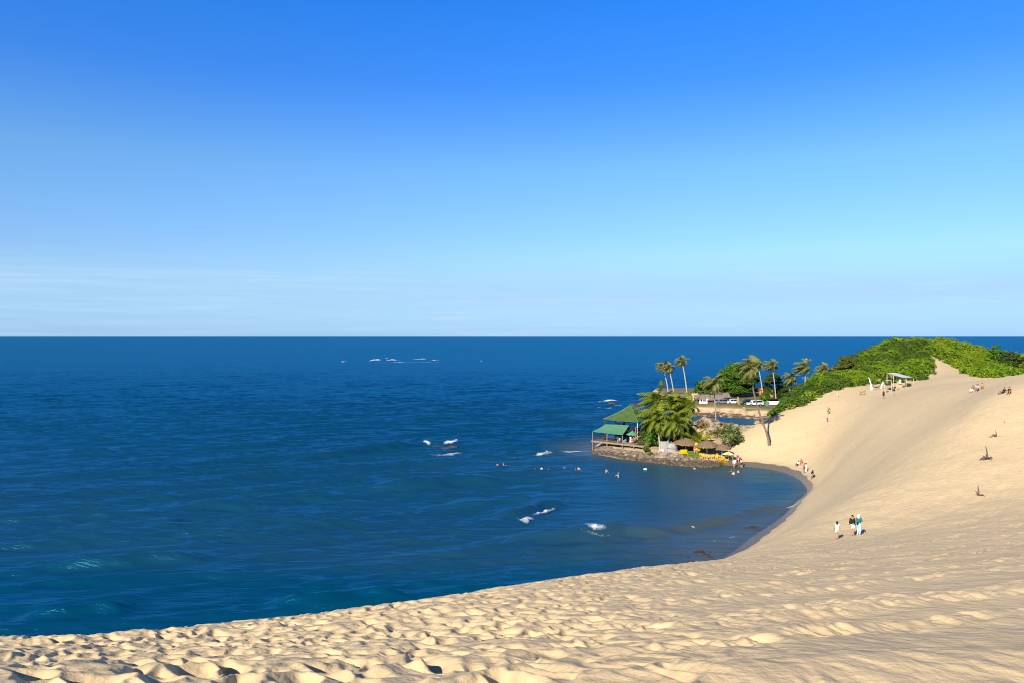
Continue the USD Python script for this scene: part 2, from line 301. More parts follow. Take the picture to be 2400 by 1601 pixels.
# the sand behind and beside the camera goes on
bx, by = np.meshgrid(np.linspace(-70, 70, 57), np.linspace(-60, 2.6, 30), indexing='ij')
bz = 24.2 * K - 0.05 + 0.0 * bx - 0.12 * np.maximum(np.abs(bx) - 3.5, 0) * (bx < 0) + (meshkit.fbm(np.stack([bx, by, 0 * bx], -1) * .12, 3, 5) - .5) * 0.8 * smooth01(np.hypot(bx, by), 4, 12) - 0.6 * smooth01(by, 1.0, 2.6)
bi = np.arange(bx.size).reshape(bx.shape)
bq = np.stack([bi[:-1, :-1], bi[1:, :-1], bi[1:, 1:], bi[:-1, 1:]], -1).reshape(-1, 4)
tag(usdkit.mesh(stage, '/World/sand_dune_crest', (np.stack([bx.ravel(), by.ravel(), bz.ravel()], 1), bq), M['sand'], True).GetPrim(), 'sandy top of the dune where the view is taken from', None, kind='structure')
# ------------------------------------------------------------------ the rocky point with the restaurant, and the headland with the car park (heightfields)
def polygon_distance(x, y, poly):
    """Signed distance to a closed outline, positive inside."""
    P = np.asarray(poly); Q = np.roll(P, -1, 0)
    d = np.full(x.shape, 1e9); ins = np.zeros(x.shape, bool)
    for (ax, ay), (bx_, by_) in zip(P, Q):
        ex, ey = bx_ - ax, by_ - ay
        t = np.clip(((x - ax) * ex + (y - ay) * ey) / (ex * ex + ey * ey), 0, 1)
        d = np.minimum(d, np.hypot(x - ax - t * ex, y - ay - t * ey))
        c = (ay > y) != (by_ > y)
        ins ^= c & (x < (bx_ - ax) * (y - ay) / (by_ - ay + 1e-12) + ax)
    return np.where(ins, d, -d)
POINT = [sea(1390, 1063)[:2], sea(1425, 1067)[:2], sea(1460, 1074)[:2], sea(1500, 1079)[:2], sea(1537, 1083)[:2], sea(1607, 1090)[:2], sea(1650, 1092)[:2], sea(1690, 1092)[:2],
         sea(1745, 1089)[:2], np.array([60, 158]) * K, np.array([66, 170]) * K, np.array([57, 184]) * K, np.array([45, 192]) * K, np.array([34, 190]) * K, np.array([25, 182]) * K, np.array([18, 172]) * K]
KNOLL = at(1672, 1020, 168)[:2]
def point_z(x, y):
    x, y = np.atleast_1d(x), np.atleast_1d(y)
    d = polygon_distance(x, y, POINT)
    p3 = np.stack([x, y, 0 * x], -1)
    n = meshkit.fbm(p3 * 0.35, 4, 31) - .5
    ramp = np.where(d < 0, d * 0.22, np.minimum(d * 0.42, 1.6 + 0.02 * d))
    beach = smooth01(x, 29, 36) * (1 - smooth01(y, 139, 146)) # low sandy corner
    z = ramp * (1 - 0.75 * beach) + n * 0.55 * smooth01(d, 0, 2)
    kx, ky = x - KNOLL[0], y - KNOLL[1]
    kn = np.exp(-(kx / 8.5) ** 2 - (ky / 6.0) ** 2)
    z = z + 4.0 * kn * (1 + n * 1.0) * smooth01(d, 1, 4)
    z = z + 1.3 * np.exp(-((x - 26) / 5.0) ** 2 - ((y - 158) / 4.0) ** 2) * 0.6
    return z
def field(name, fn, x0, x1, y0, y1, step, mat, label, keep=-1.2):
    gx, gy = np.meshgrid(np.arange(x0, x1, step), np.arange(y0, y1, step), indexing='ij')
    gz = fn(gx, gy)
    i = np.arange(gx.size).reshape(gx.shape)
    q = np.stack([i[:-1, :-1], i[1:, :-1], i[1:, 1:], i[:-1, 1:]], -1).reshape(-1, 4)
    z = gz.ravel(); q = q[(z[q] > keep).any(1)]
    u, inv = np.unique(q, return_inverse=True)
    m = usdkit.mesh(stage, '/World/' + name, (np.stack([gx.ravel(), gy.ravel(), z], 1)[u], inv.reshape(q.shape)), mat, True)
    tag(m.GetPrim(), label, None, kind='structure')
    return m
M['pointrock'] = usdkit.material(stage, '/World/Looks/point_ground', {
    'geo': ('geometry', {}), 'sep': ('separate_xyz', {}),
    'n': ('noise_texture', {'scale': 0.5, 'detail': 6.0, 'roughness': 0.65}), 'c': ('rgb_ramp', {'ramp': [(0.25, (0.11, 0.08, 0.05)), (0.42, (0.28, 0.205, 0.125)), (0.75, (0.41, 0.31, 0.19))]}),
    'wz': ('math', {'math_type': 'multiply_add', 'value2': 0.9}),
    'wet': ('map_range', {'from_min': 0.9, 'from_max': 1.25, 'to_min': 1.0, 'to_max': 0.0, 'clamp': True}), 'wc': ('mix', {'mix_type': 'mix', 'color2': (0.07, 0.05, 0.032)}),
    'b': ('bump', {'strength': 0.8, 'distance': 0.4}), 'p': ('principled_bsdf', {'roughness': 0.85, 'specular_ior_level': 0.2})},
    [('geo.position', 'sep.vector'), ('geo.position', 'n.vector'), ('n.fac', 'c.fac'), ('n.fac', 'wz.value1'), ('sep.z', 'wz.value3'), ('wz.value', 'wet.value'), ('wet.result', 'wc.fac'),
     ('c.color', 'wc.color1'), ('wc.color', 'p.base_color'), ('n.fac', 'b.height'), ('b.normal', 'p.normal')], surface='p.BSDF')
field('rocky_point', point_z, 12, 66, 130, 186, 0.4, M['pointrock'], 'low rocky point of land that carries the restaurant and palms')

# headland: a flat top behind a worn earth bank, washed by the second cove
def hp(px, py): return sea(px, py)[:2]
HEAD = [hp(1545, 956), hp(1590, 970), hp(1640, 975), hp(1700, 977), hp(1750, 980), hp(1790, 985), np.array([78, 212]) * K, np.array([110, 205]) * K, np.array([150, 240]) * K, np.array([150, 330]) * K, np.array([60, 330]) * K, np.array([56, 300]) * K]
def head_z(x, y):
    x, y = np.atleast_1d(x), np.atleast_1d(y)
    d = polygon_distance(x, y, HEAD)
    p3 = np.stack([x, y, 0 * x], -1)
    n = meshkit.fbm(p3 * 0.3, 4, 41) - .5
    d = d + n * 2.0
    bank = 0.5 * smooth01(d, 0, 1.6) + 2.4 * smooth01(d, 1.6, 5.2)
    return np.where(d < 0, d * 0.3, bank) + n * 0.15 + 0.0 * x
M['bank'] = usdkit.material(stage, '/World/Looks/earth_bank', {
    'geo': ('geometry', {}), 'sep': ('separate_xyz', {}), 'sn': ('separate_xyz', {}),
    'n': ('noise_texture', {'scale': 0.6, 'detail': 6.0, 'roughness': 0.62}), 'c': ('rgb_ramp', {'ramp': [(0.3, (0.20, 0.13, 0.075)), (0.5, (0.35, 0.245, 0.145)), (0.75, (0.42, 0.315, 0.20))]}),
    'n2': ('noise_texture', {'scale': 0.16, 'detail': 5.0, 'roughness': 0.6}), 'g': ('rgb_ramp', {'ramp': [(0.3, (0.20, 0.145, 0.085)), (0.5, (0.14, 0.115, 0.05)), (0.7, (0.08, 0.09, 0.025))]}),
    'top': ('map_range', {'from_min': 2.05, 'from_max': 2.5, 'to_min': 0.0, 'to_max': 1.0, 'clamp': True}), 'mix': ('mix', {'mix_type': 'mix'}),
    'wz': ('math', {'math_type': 'multiply_add', 'value2': 0.8}),
    'wet': ('map_range', {'from_min': 0.75, 'from_max': 1.05, 'to_min': 1.0, 'to_max': 0.0, 'clamp': True}), 'wc': ('mix', {'mix_type': 'mix', 'color2': (0.11, 0.065, 0.042)}),
    'b': ('bump', {'strength': 0.8, 'distance': 0.35}), 'p': ('principled_bsdf', {'roughness': 0.9, 'specular_ior_level': 0.15})},
    [('geo.position', 'sep.vector'), ('geo.position', 'n.vector'), ('geo.position', 'n2.vector'), ('n.fac', 'c.fac'), ('n2.fac', 'g.fac'), ('sep.z', 'top.value'), ('top.result', 'mix.fac'), ('c.color', 'mix.color1'), ('g.color', 'mix.color2'),
     ('n.fac', 'wz.value1'), ('sep.z', 'wz.value3'), ('wz.value', 'wet.value'), ('wet.result', 'wc.fac'), ('mix.color', 'wc.color1'), ('wc.color', 'p.base_color'), ('n.fac', 'b.height'), ('b.normal', 'p.normal')], surface='p.BSDF')
field('headland', head_z, 28, 142, 190, 315, 0.7, M['bank'], 'flat headland with a worn earth bank above the second cove')
def lookup(fn, x0, x1, y0, y1, step=0.4):
    ax, ay = np.arange(x0, x1, step), np.arange(y0, y1, step)
    g = fn(*np.meshgrid(ax, ay, indexing='ij'))
    def f(x, y):
        return map_coordinates(g, [((x - x0) / step).ravel(), ((y - y0) / step).ravel()], order=1, mode='constant', cval=-9.0).reshape(x.shape)
    return f
fast_point, fast_head = lookup(point_z, 6, 70, 122, 190), lookup(head_z, 20, 146, 180, 318)
def ground(x, y):
    x, y = np.broadcast_arrays(np.asarray(x, float), np.asarray(y, float))
    r = np.maximum(np.maximum(dune_z(x, y), fast_point(x, y)), fast_head(x, y))
    return r if r.ndim else float(r)

# ------------------------------------------------------------------ the sea: waves modelled near the shore, a wide sheet out to the horizon
WAVES = []
wr = np.random.default_rng(21)
for lam, amp, ang, spread, n in [(17.0, 0.12, -1.12, 0.08, 3), (11.0, 0.10, -1.2, 0.12, 4), (5.0, 0.085, -1.32, 0.16, 9), (2.6, 0.044, -1.38, 0.22, 16), (1.35, 0.018, -1.42, 0.28, 14)]:
    for _ in range(n):
        l = lam * wr.uniform(.75, 1.35); a = ang + wr.normal(0, spread)
        WAVES.append((2 * math.pi / l * math.cos(a), 2 * math.pi / l * math.sin(a), wr.uniform(0, 6.28), amp * wr.uniform(.6, 1.2)))
# single long swells seen rolling in: (start pixel, end pixel, height, width)
SWELLS = [((690, 1078), (990, 1045), 0.55, 3.2), ((990, 1045), (1190, 1046), 0.4, 2.6), ((900, 1150), (1160, 1128), 0.5, 2.6), ((1060, 1192), (1250, 1180), 0.42, 2.4), ((1190, 1274), (1560, 1252), 0.5, 1.8), ((1560, 1252), (1890, 1180), 0.42, 1.6),
          ((60, 1445), (300, 1432), .35, 1.8), ((640, 1432), (940, 1405), .5, 1.6), ((540, 1232), (900, 1215), .35, 2.4), ((150, 1330), (480, 1310), .35, 2.0), ((1180, 1215), (1320, 1182), .5, 1.8), ((100, 1120), (420, 1105), .35, 3.0), ((200, 1235), (420, 1228), .3, 2.4), ((1340, 1262), (1450, 1256), 0.25, 1.2)]
def wave_z(x, y):
    z = np.zeros_like(x); dist = np.hypot(x, y)
    p3 = np.stack([x, y, 0 * x], -1)
    calm = 0.18 + 0.82 * (1 - smooth01(x - (y - 150) * 0.35, 4, 34) * smooth01(y, 84, 100) * (1 - smooth01(y, 225, 300)))
    gust = 0.55 + 0.9 * meshkit.fbm(p3 * 0.03, 3, 51)
    for kx, ky, ph, a in WAVES:
        s = np.sin(kx * x + ky * y + ph)
        z += a * (np.exp(1.1 * s) - 1.27) * 0.62
    z = z * calm * gust
    for (p, q, h, w) in SWELLS:
        a, b = sea(*p)[:2], sea(*q)[:2]
        e = b - a; L = np.hypot(*e); e = e / L; nrm = np.array([e[1], -e[0]])
        if nrm[1] > 0: nrm = -nrm
        u = ((x - a[0]) * e[0] + (y - a[1]) * e[1]) / L
        bend = (meshkit.noise(np.stack([u * 3, 0 * u, 0 * u + h * 9], -1), 5) - .5) * 2.0
        v = (x - a[0]) * nrm[0] + (y - a[1]) * nrm[1] + bend
        taper = smooth01(u, -.15, .2) * (1 - smooth01(u, .8, 1.15))
        z += 2.0 * h * taper * np.exp(-np.where(v > 0, v / (0.55 * w), v / (1.5 * w)) ** 2)
    return z
wt = np.linspace(-0.80, 0.80, 540); wv = np.concatenate([np.linspace(math.log(48), math.log(330), 480)[:-1], np.linspace(math.log(330), math.log(900), 210)])
wvv, wtt = np.meshgrid(wv, wt, indexing='ij')
wY = np.exp(wvv) * K; wX = wtt * wY
wZ = wave_z(wX.ravel(), wY.ravel()).reshape(wX.shape) * (1 - smooth01(wY, 150, 820))
gz = ground(wX, wY)
wdep = np.maximum(-gz, -0.5)
shal = np.exp(-np.maximum(wdep, 0) / 0.9) * (1 - smooth01(wY, 240, 300)) * smooth01(wY, 72, 84)
wZ = wZ * smooth01(wdep, -0.1, 1.2)
i = np.arange(wX.size).reshape(wX.shape)
q = np.stack([i[:-1, :-1], i[:-1, 1:], i[1:, 1:], i[1:, :-1]], -1).reshape(-1, 4)
q = q[(gz.ravel()[q] < 0.4).any(1)]
u, inv = np.unique(q, return_inverse=True)
V1 = np.stack([wX.ravel(), wY.ravel(), wZ.ravel()], 1)[u]; F1 = inv.reshape(q.shape); S1 = shal.ravel()[u]
# beyond: rows out to the horizon, and wide to the sides
ft = np.concatenate([np.linspace(-3, -0.8, 30)[:-1], np.linspace(-0.80, 0.80, 540), np.linspace(0.8, 3, 30)[1:]])
fy = np.concatenate([[900 * K], np.geomspace(960, 60000, 40)])
fX, fY = np.meshgrid(ft, fy, indexing='xy'); fX = fX * fY
i2 = np.arange(fX.size).reshape(fX.shape) + len(V1)
q2 = np.stack([i2[:-1, :-1], i2[:-1, 1:], i2[1:, 1:], i2[1:, :-1]], -1).reshape(-1, 4)
sideY = np.concatenate([np.geomspace(48 * K, 900 * K, 40)])
V3, F3 = [], []
off = len(V1) + fX.size
for sgn in (-1, 1):
    st = np.linspace(0.80, 3.0, 30)
    a, b = np.meshgrid(st, sideY, indexing='xy')
    ii = np.arange(a.size).reshape(a.shape) + off
    V3.append(np.stack([sgn * (a * b).ravel(), b.ravel(), np.zeros(a.size)], 1))
    qq = np.stack([ii[:-1, :-1], ii[:-1, 1:], ii[1:, 1:], ii[1:, :-1]], -1).reshape(-1, 4)
    F3.append(qq if sgn > 0 else qq[:, ::-1]); off += a.size
VV = np.vstack([V1, np.stack([fX.ravel(), fY.ravel(), np.zeros(fX.size)], 1)] + V3)
FF = np.vstack([F1, q2] + F3)
sh = np.concatenate([S1, np.zeros(len(VV) - len(S1))]).astype(np.float32)
sm = usdkit.mesh(stage, '/World/sea', (VV, FF), M['water'], True)
UsdGeom.PrimvarsAPI(sm).CreatePrimvar('shallow', Sdf.ValueTypeNames.FloatArray, 'vertex').Set(Vt.FloatArray.FromNumpy(sh))
tag(sm.GetPrim(), 'deep blue sea with small wind waves reaching to the horizon', None, kind='structure')
# sea bed, so that the shallows end in something
sb = usdkit.mesh(stage, '/World/sea_bed', (np.array([[-300, 20, -5.5], [300, 20, -5.5], [900, 900, -5.5], [-900, 900, -5.5]], float), np.array([[0, 1, 2, 3]])), M['sand'])
tag(sb.GetPrim(), 'sandy sea bed', None, kind='structure')
from scipy.interpolate import CubicSpline
# ------------------------------------------------------------------ small mesh tools
class MB:
    """Collects pieces of one mesh."""
    def __init__(s): s.v, s.f, s.n = [], [], 0
    def add(s, v, f):
        v = np.asarray(v, float).reshape(-1, 3); f = np.asarray(f, int)
        if f.shape[1] == 4: f = np.vstack([f[:, [0, 1, 2]], f[:, [0, 2, 3]]])
        s.v.append(v); s.f.append(f + s.n); s.n += len(v); return s
    def mesh(s, m, T=None):
        v = np.asarray(m.vertices)
        if T is not None: v = v @ T[:3, :3].T + T[:3, 3]
        return s.add(v, m.faces)
    def box(s, c, size, rz=0.0, tilt=None):
        b = trimesh.creation.box(size)
        v = np.asarray(b.vertices)
        if tilt is not None: v = v @ tilt.T
        cz, sz = math.cos(rz), math.sin(rz)
        v = v @ np.array([[cz, -sz, 0], [sz, cz, 0], [0, 0, 1]]).T + np.asarray(c, float)
        return s.add(v, b.faces)
    def tube(s, pts, rad, sides=6, cap=True):
        p = np.asarray(pts, float); r = np.broadcast_to(np.asarray(rad, float), (len(p),))
        t = np.gradient(p, axis=0); t /= np.linalg.norm(t, axis=1, keepdims=True) + 1e-12
        ref = np.array([0, 0, 1.0]) if abs(t[:, 2]).mean() < 0.8 else np.array([1.0, 0.1, 0])
        a = np.cross(t, ref); a /= np.linalg.norm(a, axis=1, keepdims=True) + 1e-12
        b = np.cross(t, a); ang = np.arange(sides) * 2 * math.pi / sides
        v = p[:, None] + r[:, None, None] * (np.cos(ang)[None, :, None] * a[:, None] + np.sin(ang)[None, :, None] * b[:, None])
        i, j = np.meshgrid(np.arange(len(p) - 1), np.arange(sides), indexing='ij')
        q = np.stack([i * sides + j, (i + 1) * sides + j, (i + 1) * sides + (j + 1) % sides, i * sides + (j + 1) % sides], -1).reshape(-1, 4)
        n0 = s.n
        s.add(v.reshape(-1, 3), q)
        if cap:
            for k, rev in ((0, False), (len(p) - 1, True)):
                ring = [k * sides + j for j in range(sides)]
                tri = [[ring[0], ring[j], ring[j + 1]] for j in range(1, sides - 1)]
                if rev: tri = [x[::-1] for x in tri]
                s.f.append(np.array(tri) + n0)
        return s
    def out(s): return (np.vstack(s.v), np.vstack(s.f))
def unit(v):
    v = np.asarray(v, float); return v / (np.linalg.norm(v, axis=-1, keepdims=True) + 1e-12)
def leaves(c, nrm, size, r, aspect=0.55):
    """Leaf-shaped faces at points c facing nrm."""
    n = len(c); nrm = unit(nrm)
    t = unit(np.cross(nrm, r.normal(size=(n, 3)))); b = np.cross(nrm, t)
    L = (size * r.uniform(.7, 1.3, n))[:, None]
    v = np.stack([c - t * L * .5, c + b * L * aspect * .5 + nrm * L * .08, c + t * L * .5, c - b * L * aspect * .5 + nrm * L * .08], 1)
    k = np.arange(n)[:, None] * 4
    f = np.vstack([k + [0, 1, 2], k + [0, 2, 3]])
    return v.reshape(-1, 3), f
def sphere_dirs(n, r, zmin=-1.0):
    z = r.uniform(zmin, 1, n); a = r.uniform(0, 2 * math.pi, n); q = np.sqrt(1 - z * z)
    return np.stack([q * np.cos(a), q * np.sin(a), z], 1)
ICO1 = trimesh.creation.icosphere(subdivisions=1); ICO2 = trimesh.creation.icosphere(subdivisions=2)
BLOBS = {}
def blob(c, rad, r, rough=0.25, ico=ICO1):
    """A lumpy rounded stone or clump (one of a set of shapes, turned at random)."""
    key = len(ico.vertices)
    if key not in BLOBS:
        br = np.random.default_rng(key); v0 = np.asarray(ico.vertices)
        BLOBS[key] = [(meshkit.noise(v0 * 1.6 + br.uniform(0, 50, 3), 3) - .5) * 2 for _ in range(40)]
    v = np.asarray(ico.vertices) * (1 + rough * BLOBS[key][r.integers(40)])[:, None]
    a = r.uniform(0, 6.283); ca, sa = math.cos(a), math.sin(a)
    v = v @ np.array([[ca, -sa, 0], [sa, ca, 0], [0, 0, 1]]).T
    return v * np.asarray(rad) + np.asarray(c), ico.faces

def foliage(name, dark, light, scale=0.5, trans=0.25, fine=6.0):
    return usdkit.material(stage, '/World/Looks/' + name, {
        'geo': ('geometry', {}), 'n': ('noise_texture', {'scale': scale, 'detail': 3.0, 'roughness': 0.6}), 'n2': ('noise_texture', {'scale': fine, 'detail': 2.0}),
        'a': ('math', {'math_type': 'multiply_add', 'value2': 0.5}), 'h': ('math', {'math_type': 'multiply', 'value2': 0.62}),
        'r': ('rgb_ramp', {'ramp': [(0.32, dark), (0.68, light)]}),
        'd': ('principled_bsdf', {'roughness': 0.5, 'specular_ior_level': 0.25}), 't': ('translucent_bsdf', {}), 'g': ('hsv', {'value': 1.5, 'saturation': 1.1}), 'm': ('mix_closure', {'fac': trans})},
        [('geo.position', 'n.vector'), ('geo.position', 'n2.vector'), ('n.fac', 'h.value1'), ('n2.fac', 'a.value1'), ('h.value', 'a.value3'), ('a.value', 'r.fac'),
         ('r.color', 'd.base_color'), ('r.color', 'g.color'), ('g.color', 't.color'), ('d.BSDF', 'm.closure1'), ('t.BSDF', 'm.closure2')], surface='m.closure')
M['scrub'] = foliage('scrub_leaves', (0.045, 0.10, 0.004), (0.20, 0.30, 0.008), 0.28)
M['scrub_gold'] = foliage('scrub_leaves_yellow', (0.075, 0.125, 0.004), (0.25, 0.33, 0.009), 0.28)
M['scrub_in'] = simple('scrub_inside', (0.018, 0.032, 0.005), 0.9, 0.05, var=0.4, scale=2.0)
M['tree_leaf'] = foliage('tree_leaves', (0.028, 0.085, 0.006), (0.085, 0.19, 0.010), 0.6)
M['olive_leaf'] = foliage('olive_leaves', (0.05, 0.065, 0.010), (0.12, 0.13, 0.018), 0.5)
M['dark_leaf'] = foliage('dark_leaves', (0.02, 0.045, 0.008), (0.06, 0.10, 0.015), 0.6)
M['grape_leaf'] = foliage('broad_leaves', (0.045, 0.07, 0.015), (0.12, 0.15, 0.035), 0.8)
M['grass'] = foliage('grass_blades', (0.06, 0.11, 0.008), (0.17, 0.22, 0.02), 0.9)
M['dry_scrub'] = foliage('dry_scrub', (0.12, 0.09, 0.04), (0.26, 0.20, 0.09), 0.9)
M['frond'] = foliage('palm_fronds', (0.05, 0.092, 0.006), (0.19, 0.22, 0.016), 0.9, 0.3)
M['frond_grey'] = foliage('palm_fronds_faded', (0.08, 0.095, 0.02), (0.22, 0.22, 0.06), 0.9, 0.3)
M['frond_young'] = foliage('palm_fronds_young', (0.10, 0.16, 0.008), (0.28, 0.30, 0.015), 0.9, 0.3)
M['frond_dry'] = foliage('palm_fronds_dry', (0.14, 0.085, 0.03), (0.34, 0.24, 0.10), 0.9, 0.2)
M['palm_trunk'] = simple('palm_trunk', (0.42, 0.36, 0.28), 0.85, 0.15, scale=3.0, color2=(0.22, 0.18, 0.14), bump=0.03)
M['palm_trunk_dark'] = simple('palm_trunk_brown', (0.24, 0.17, 0.13), 0.85, 0.15, scale=3.0, color2=(0.12, 0.085, 0.065), bump=0.03)
M['bark'] = simple('bark', (0.16, 0.12, 0.085), 0.9, 0.1, scale=4.0, color2=(0.08, 0.06, 0.045), bump=0.03)

# ------------------------------------------------------------------ thickets on the hill
hx, hy = np.meshgrid(np.arange(40, 190, 0.5), np.arange(148, 300, 0.5), indexing='ij')
hx, hy = hx.ravel(), hy.ravel()
hz = dune_z(hx, hy)
hpx, hpy = 1200 + hx / hy * FPX, HORIZON + (EYE - hz) / hy * FPX
ok = veg_mask(hx, hy, hz, margin=3.0) & (hpx < 2620) & (hz > 1.2) & (hy < 272)
hx, hy, hz, hpx, hpy = hx[ok], hy[ok], hz[ok], hpx[ok], hpy[ok]
def thin(x, y, gap, r):
    order = r.permutation(len(x)); keep = []; cell = {}
    for k in order:
        a, b = int(x[k] // gap), int(y[k] // gap); good = True
        for i in (-1, 0, 1):
            for j in (-1, 0, 1):
                for m in cell.get((a + i, b + j), ()):
                    if (x[m] - x[k]) ** 2 + (y[m] - y[k]) ** 2 < gap * gap: good = False
        if good: keep.append(k); cell.setdefault((a, b), []).append(k)
    return np.array(keep)
r3 = np.random.default_rng(33)
sel = thin(hx, hy, 1.75, r3)
def thicket(name, pick, mats, label, dens=135, size=0.35):
    lv, core = [MB() for _ in mats], MB()
    p3 = np.stack([hx, hy, 0 * hx], 1)[pick]
    kind_n = meshkit.fbm(p3 * .09, 2, 61) + r3.normal(0, .10, len(pick)); hollow = meshkit.noise(p3 * .16, 62)
    for q, k in enumerate(pick):
        d_edge = np.interp(hpx[k], VEG_EDGE[:, 0], VEG_EDGE[:, 1]) - hpy[k]
        if r3.uniform() < .10 and d_edge > 8: continue
        rad = r3.uniform(0.9, 2.4) * (0.5 + 0.5 * min(1.0, d_edge / 18.0))
        h = rad * r3.uniform(0.7, 1.25) * (0.6 + 0.55 * hollow[q])
        c = np.array([hx[k], hy[k], hz[k] + 0.15])
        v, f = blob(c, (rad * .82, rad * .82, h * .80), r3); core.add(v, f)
        n = int(dens * rad * rad) + 10
        d = sphere_dirs(n, r3, -0.15)
        lump = 0.74 + 0.44 * (.5 + .25 * np.sin(d @ r3.normal(0, 3.2, 3) + r3.uniform(0, 6)) + .25 * np.sin(d @ r3.normal(0, 4.2, 3)))
        p = c + d * np.array([rad, rad, h]) * lump[:, None]
        nn = d * 0.7 + np.array([0, 0, .5]) + r3.normal(0, .5, (n, 3))
        m = int(np.clip((kind_n[q] - .34) / .32 * len(mats), 0, len(mats) - 1))
        lv[m].add(*leaves(p, nn, size, r3))
    x = UsdGeom.Xform.Define(stage, '/World/' + name).GetPrim(); tag(x, label, 'thicket', kind='stuff')
    for m, mt in zip(lv, mats):
        if m.v: part(x, 'leaves', m.out(), mt)
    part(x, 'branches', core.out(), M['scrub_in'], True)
M['scrub_dark'] = foliage('scrub_leaves_dark', (0.025, 0.06, 0.006), (0.10, 0.16, 0.010), 0.28)
left_mass = (hpx[sel] < np.interp(hpy[sel], [780, 800, 831, 870, 920], [2150, 2158, 2172, 2192, 2215]))
thicket('green_thicket', sel[left_mass], [M['scrub_dark'], M['scrub_dark'], M['scrub'], M['scrub']], 'dense green coastal scrub on the hill left of the sand chute, behind the beach hut')
thicket('yellow_green_thicket', sel[~left_mass], [M['scrub'], M['scrub_gold'], M['scrub_gold']], 'yellow-green coastal scrub on the rounded hill right of the sand chute')

# ------------------------------------------------------------------ trees with layered crowns
def tree(name, label, px, py_top, py_base, half, D, leafmat, seed, pads=55, leaf=0.42, per=120, depth=0.8, flat=0.34, cat='tree', group=None, base=None, trunk_h=0.16, core_mat=None):
    r = np.random.default_rng(seed)
    c = at(px, py_base, D) if base is None else np.asarray(base, float)
    z0 = float(ground(c[0], c[1])) if base is None else base[2]
    H = (py_base - py_top) / FPX * D * K; R = half / FPX * D * K
    t = thing(name, label, cat, (c[0], c[1], z0 - 0.15), group=group)
    tb = MB(); th = H * trunk_h
    tb.tube([(0, 0, 0), (0.1, 0, th * .6), (0, 0.1, th * 1.3)], [R * .055 + .06, R * .045 + .05, R * .03 + .03], 7)
    lv, core = MB(), MB()
    for k in range(pads):
        a = r.uniform(0, 2 * math.pi); zt = r.uniform(-0.2, 1) ** 1.0; q = math.sqrt(max(0, 1 - max(zt, 0) ** 2)) * r.uniform(.35, 1.0) ** .5
        pc = np.array([q * R * .86 * math.cos(a), q * R * .86 * depth * math.sin(a), th + (H - th) * (0.12 + 0.80 * max(zt, -0.10))])
        pr = R * r.uniform(.20, .34)
        n = per
        d = sphere_dirs(n, r, -0.35)
        lump = 0.75 + 0.4 * (.5 + .25 * np.sin(d @ r.normal(0, 3, 3)) + .25 * np.sin(d @ r.normal(0, 4, 3)))
        p = pc + d * np.array([pr, pr, pr * (flat + .25)]) * lump[:, None]
        lv.add(*leaves(p, d * .6 + np.array([0, 0, .6]) + r.normal(0, .4, (n, 3)), leaf, r))
        v, f = blob(pc - [0, 0, pr * .08], (pr * .72, pr * .72, pr * (flat + .25) * .62), r); core.add(v, f)
        if k % 5 == 0: tb.tube([(0, 0, th * .9), tuple(pc * [.5, .5, .8] + [0, 0, th * .1]), tuple(pc)], [R * .022 + .03, R * .015 + .02, .02], 5)
    part(t, 'trunk', tb.out(), M['bark'], 60)
    cr = part(t, 'crown', lv.out(), leafmat)
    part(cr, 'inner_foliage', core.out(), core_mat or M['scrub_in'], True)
    return t
tree('shade_tree', 'largest broad round shade tree over the parked cars', 1727, 861, 938, 52, 280, M['tree_leaf'], 1, pads=110, per=130, leaf=0.5, depth=.9)
tree('shade_tree', 'smaller low shade tree at left of the big one, behind the thatched roofs', 1647, 897, 932, 22, 284, M['tree_leaf'], 2, pads=40, per=100, leaf=0.45)
tree('shade_tree', 'dark drooping tree right of the big shade tree, behind the white food stall', 1813, 876, 940, 27, 268, M['dark_leaf'], 3, pads=55, per=110, leaf=0.45)
tree('shade_tree', 'dark tree behind the straight grey palm, next to the hill thicket', 1846, 893, 942, 22, 262, M['dark_leaf'], 4, pads=40, per=100, leaf=0.45)
tree('round_bush', 'round green bush below the orange stall, behind the white car', 1798, 919, 945, 19, 257, M['tree_leaf'], 5, pads=30, per=90, leaf=0.4, cat='bush', trunk_h=0.1)
tree('round_bush', 'green bush beside the white food stall, at the foot of the hill', 1840, 932, 952, 11, 248, M['tree_leaf'], 6, pads=18, per=80, leaf=0.4, cat='bush', trunk_h=0.1)
tree('dome_tree', 'dark olive dome-shaped tree standing out of the hill thicket', 1984, 842, 885, 28, 207, M['olive_leaf'], 7, pads=55, per=110, leaf=0.4, trunk_h=0.2)
tree('dome_tree', 'dark round tree at the far right edge behind the sand crest', 2368, 848, 893, 26, 215, M['dark_leaf'], 8, pads=45, per=110, leaf=0.45, trunk_h=0.15)
tree('dome_tree', 'green leafy tree between the yellow-green hill and the far right palm', 2335, 838, 890, 22, 222, M['tree_leaf'], 9, pads=40, per=100, leaf=0.45, trunk_h=0.15)
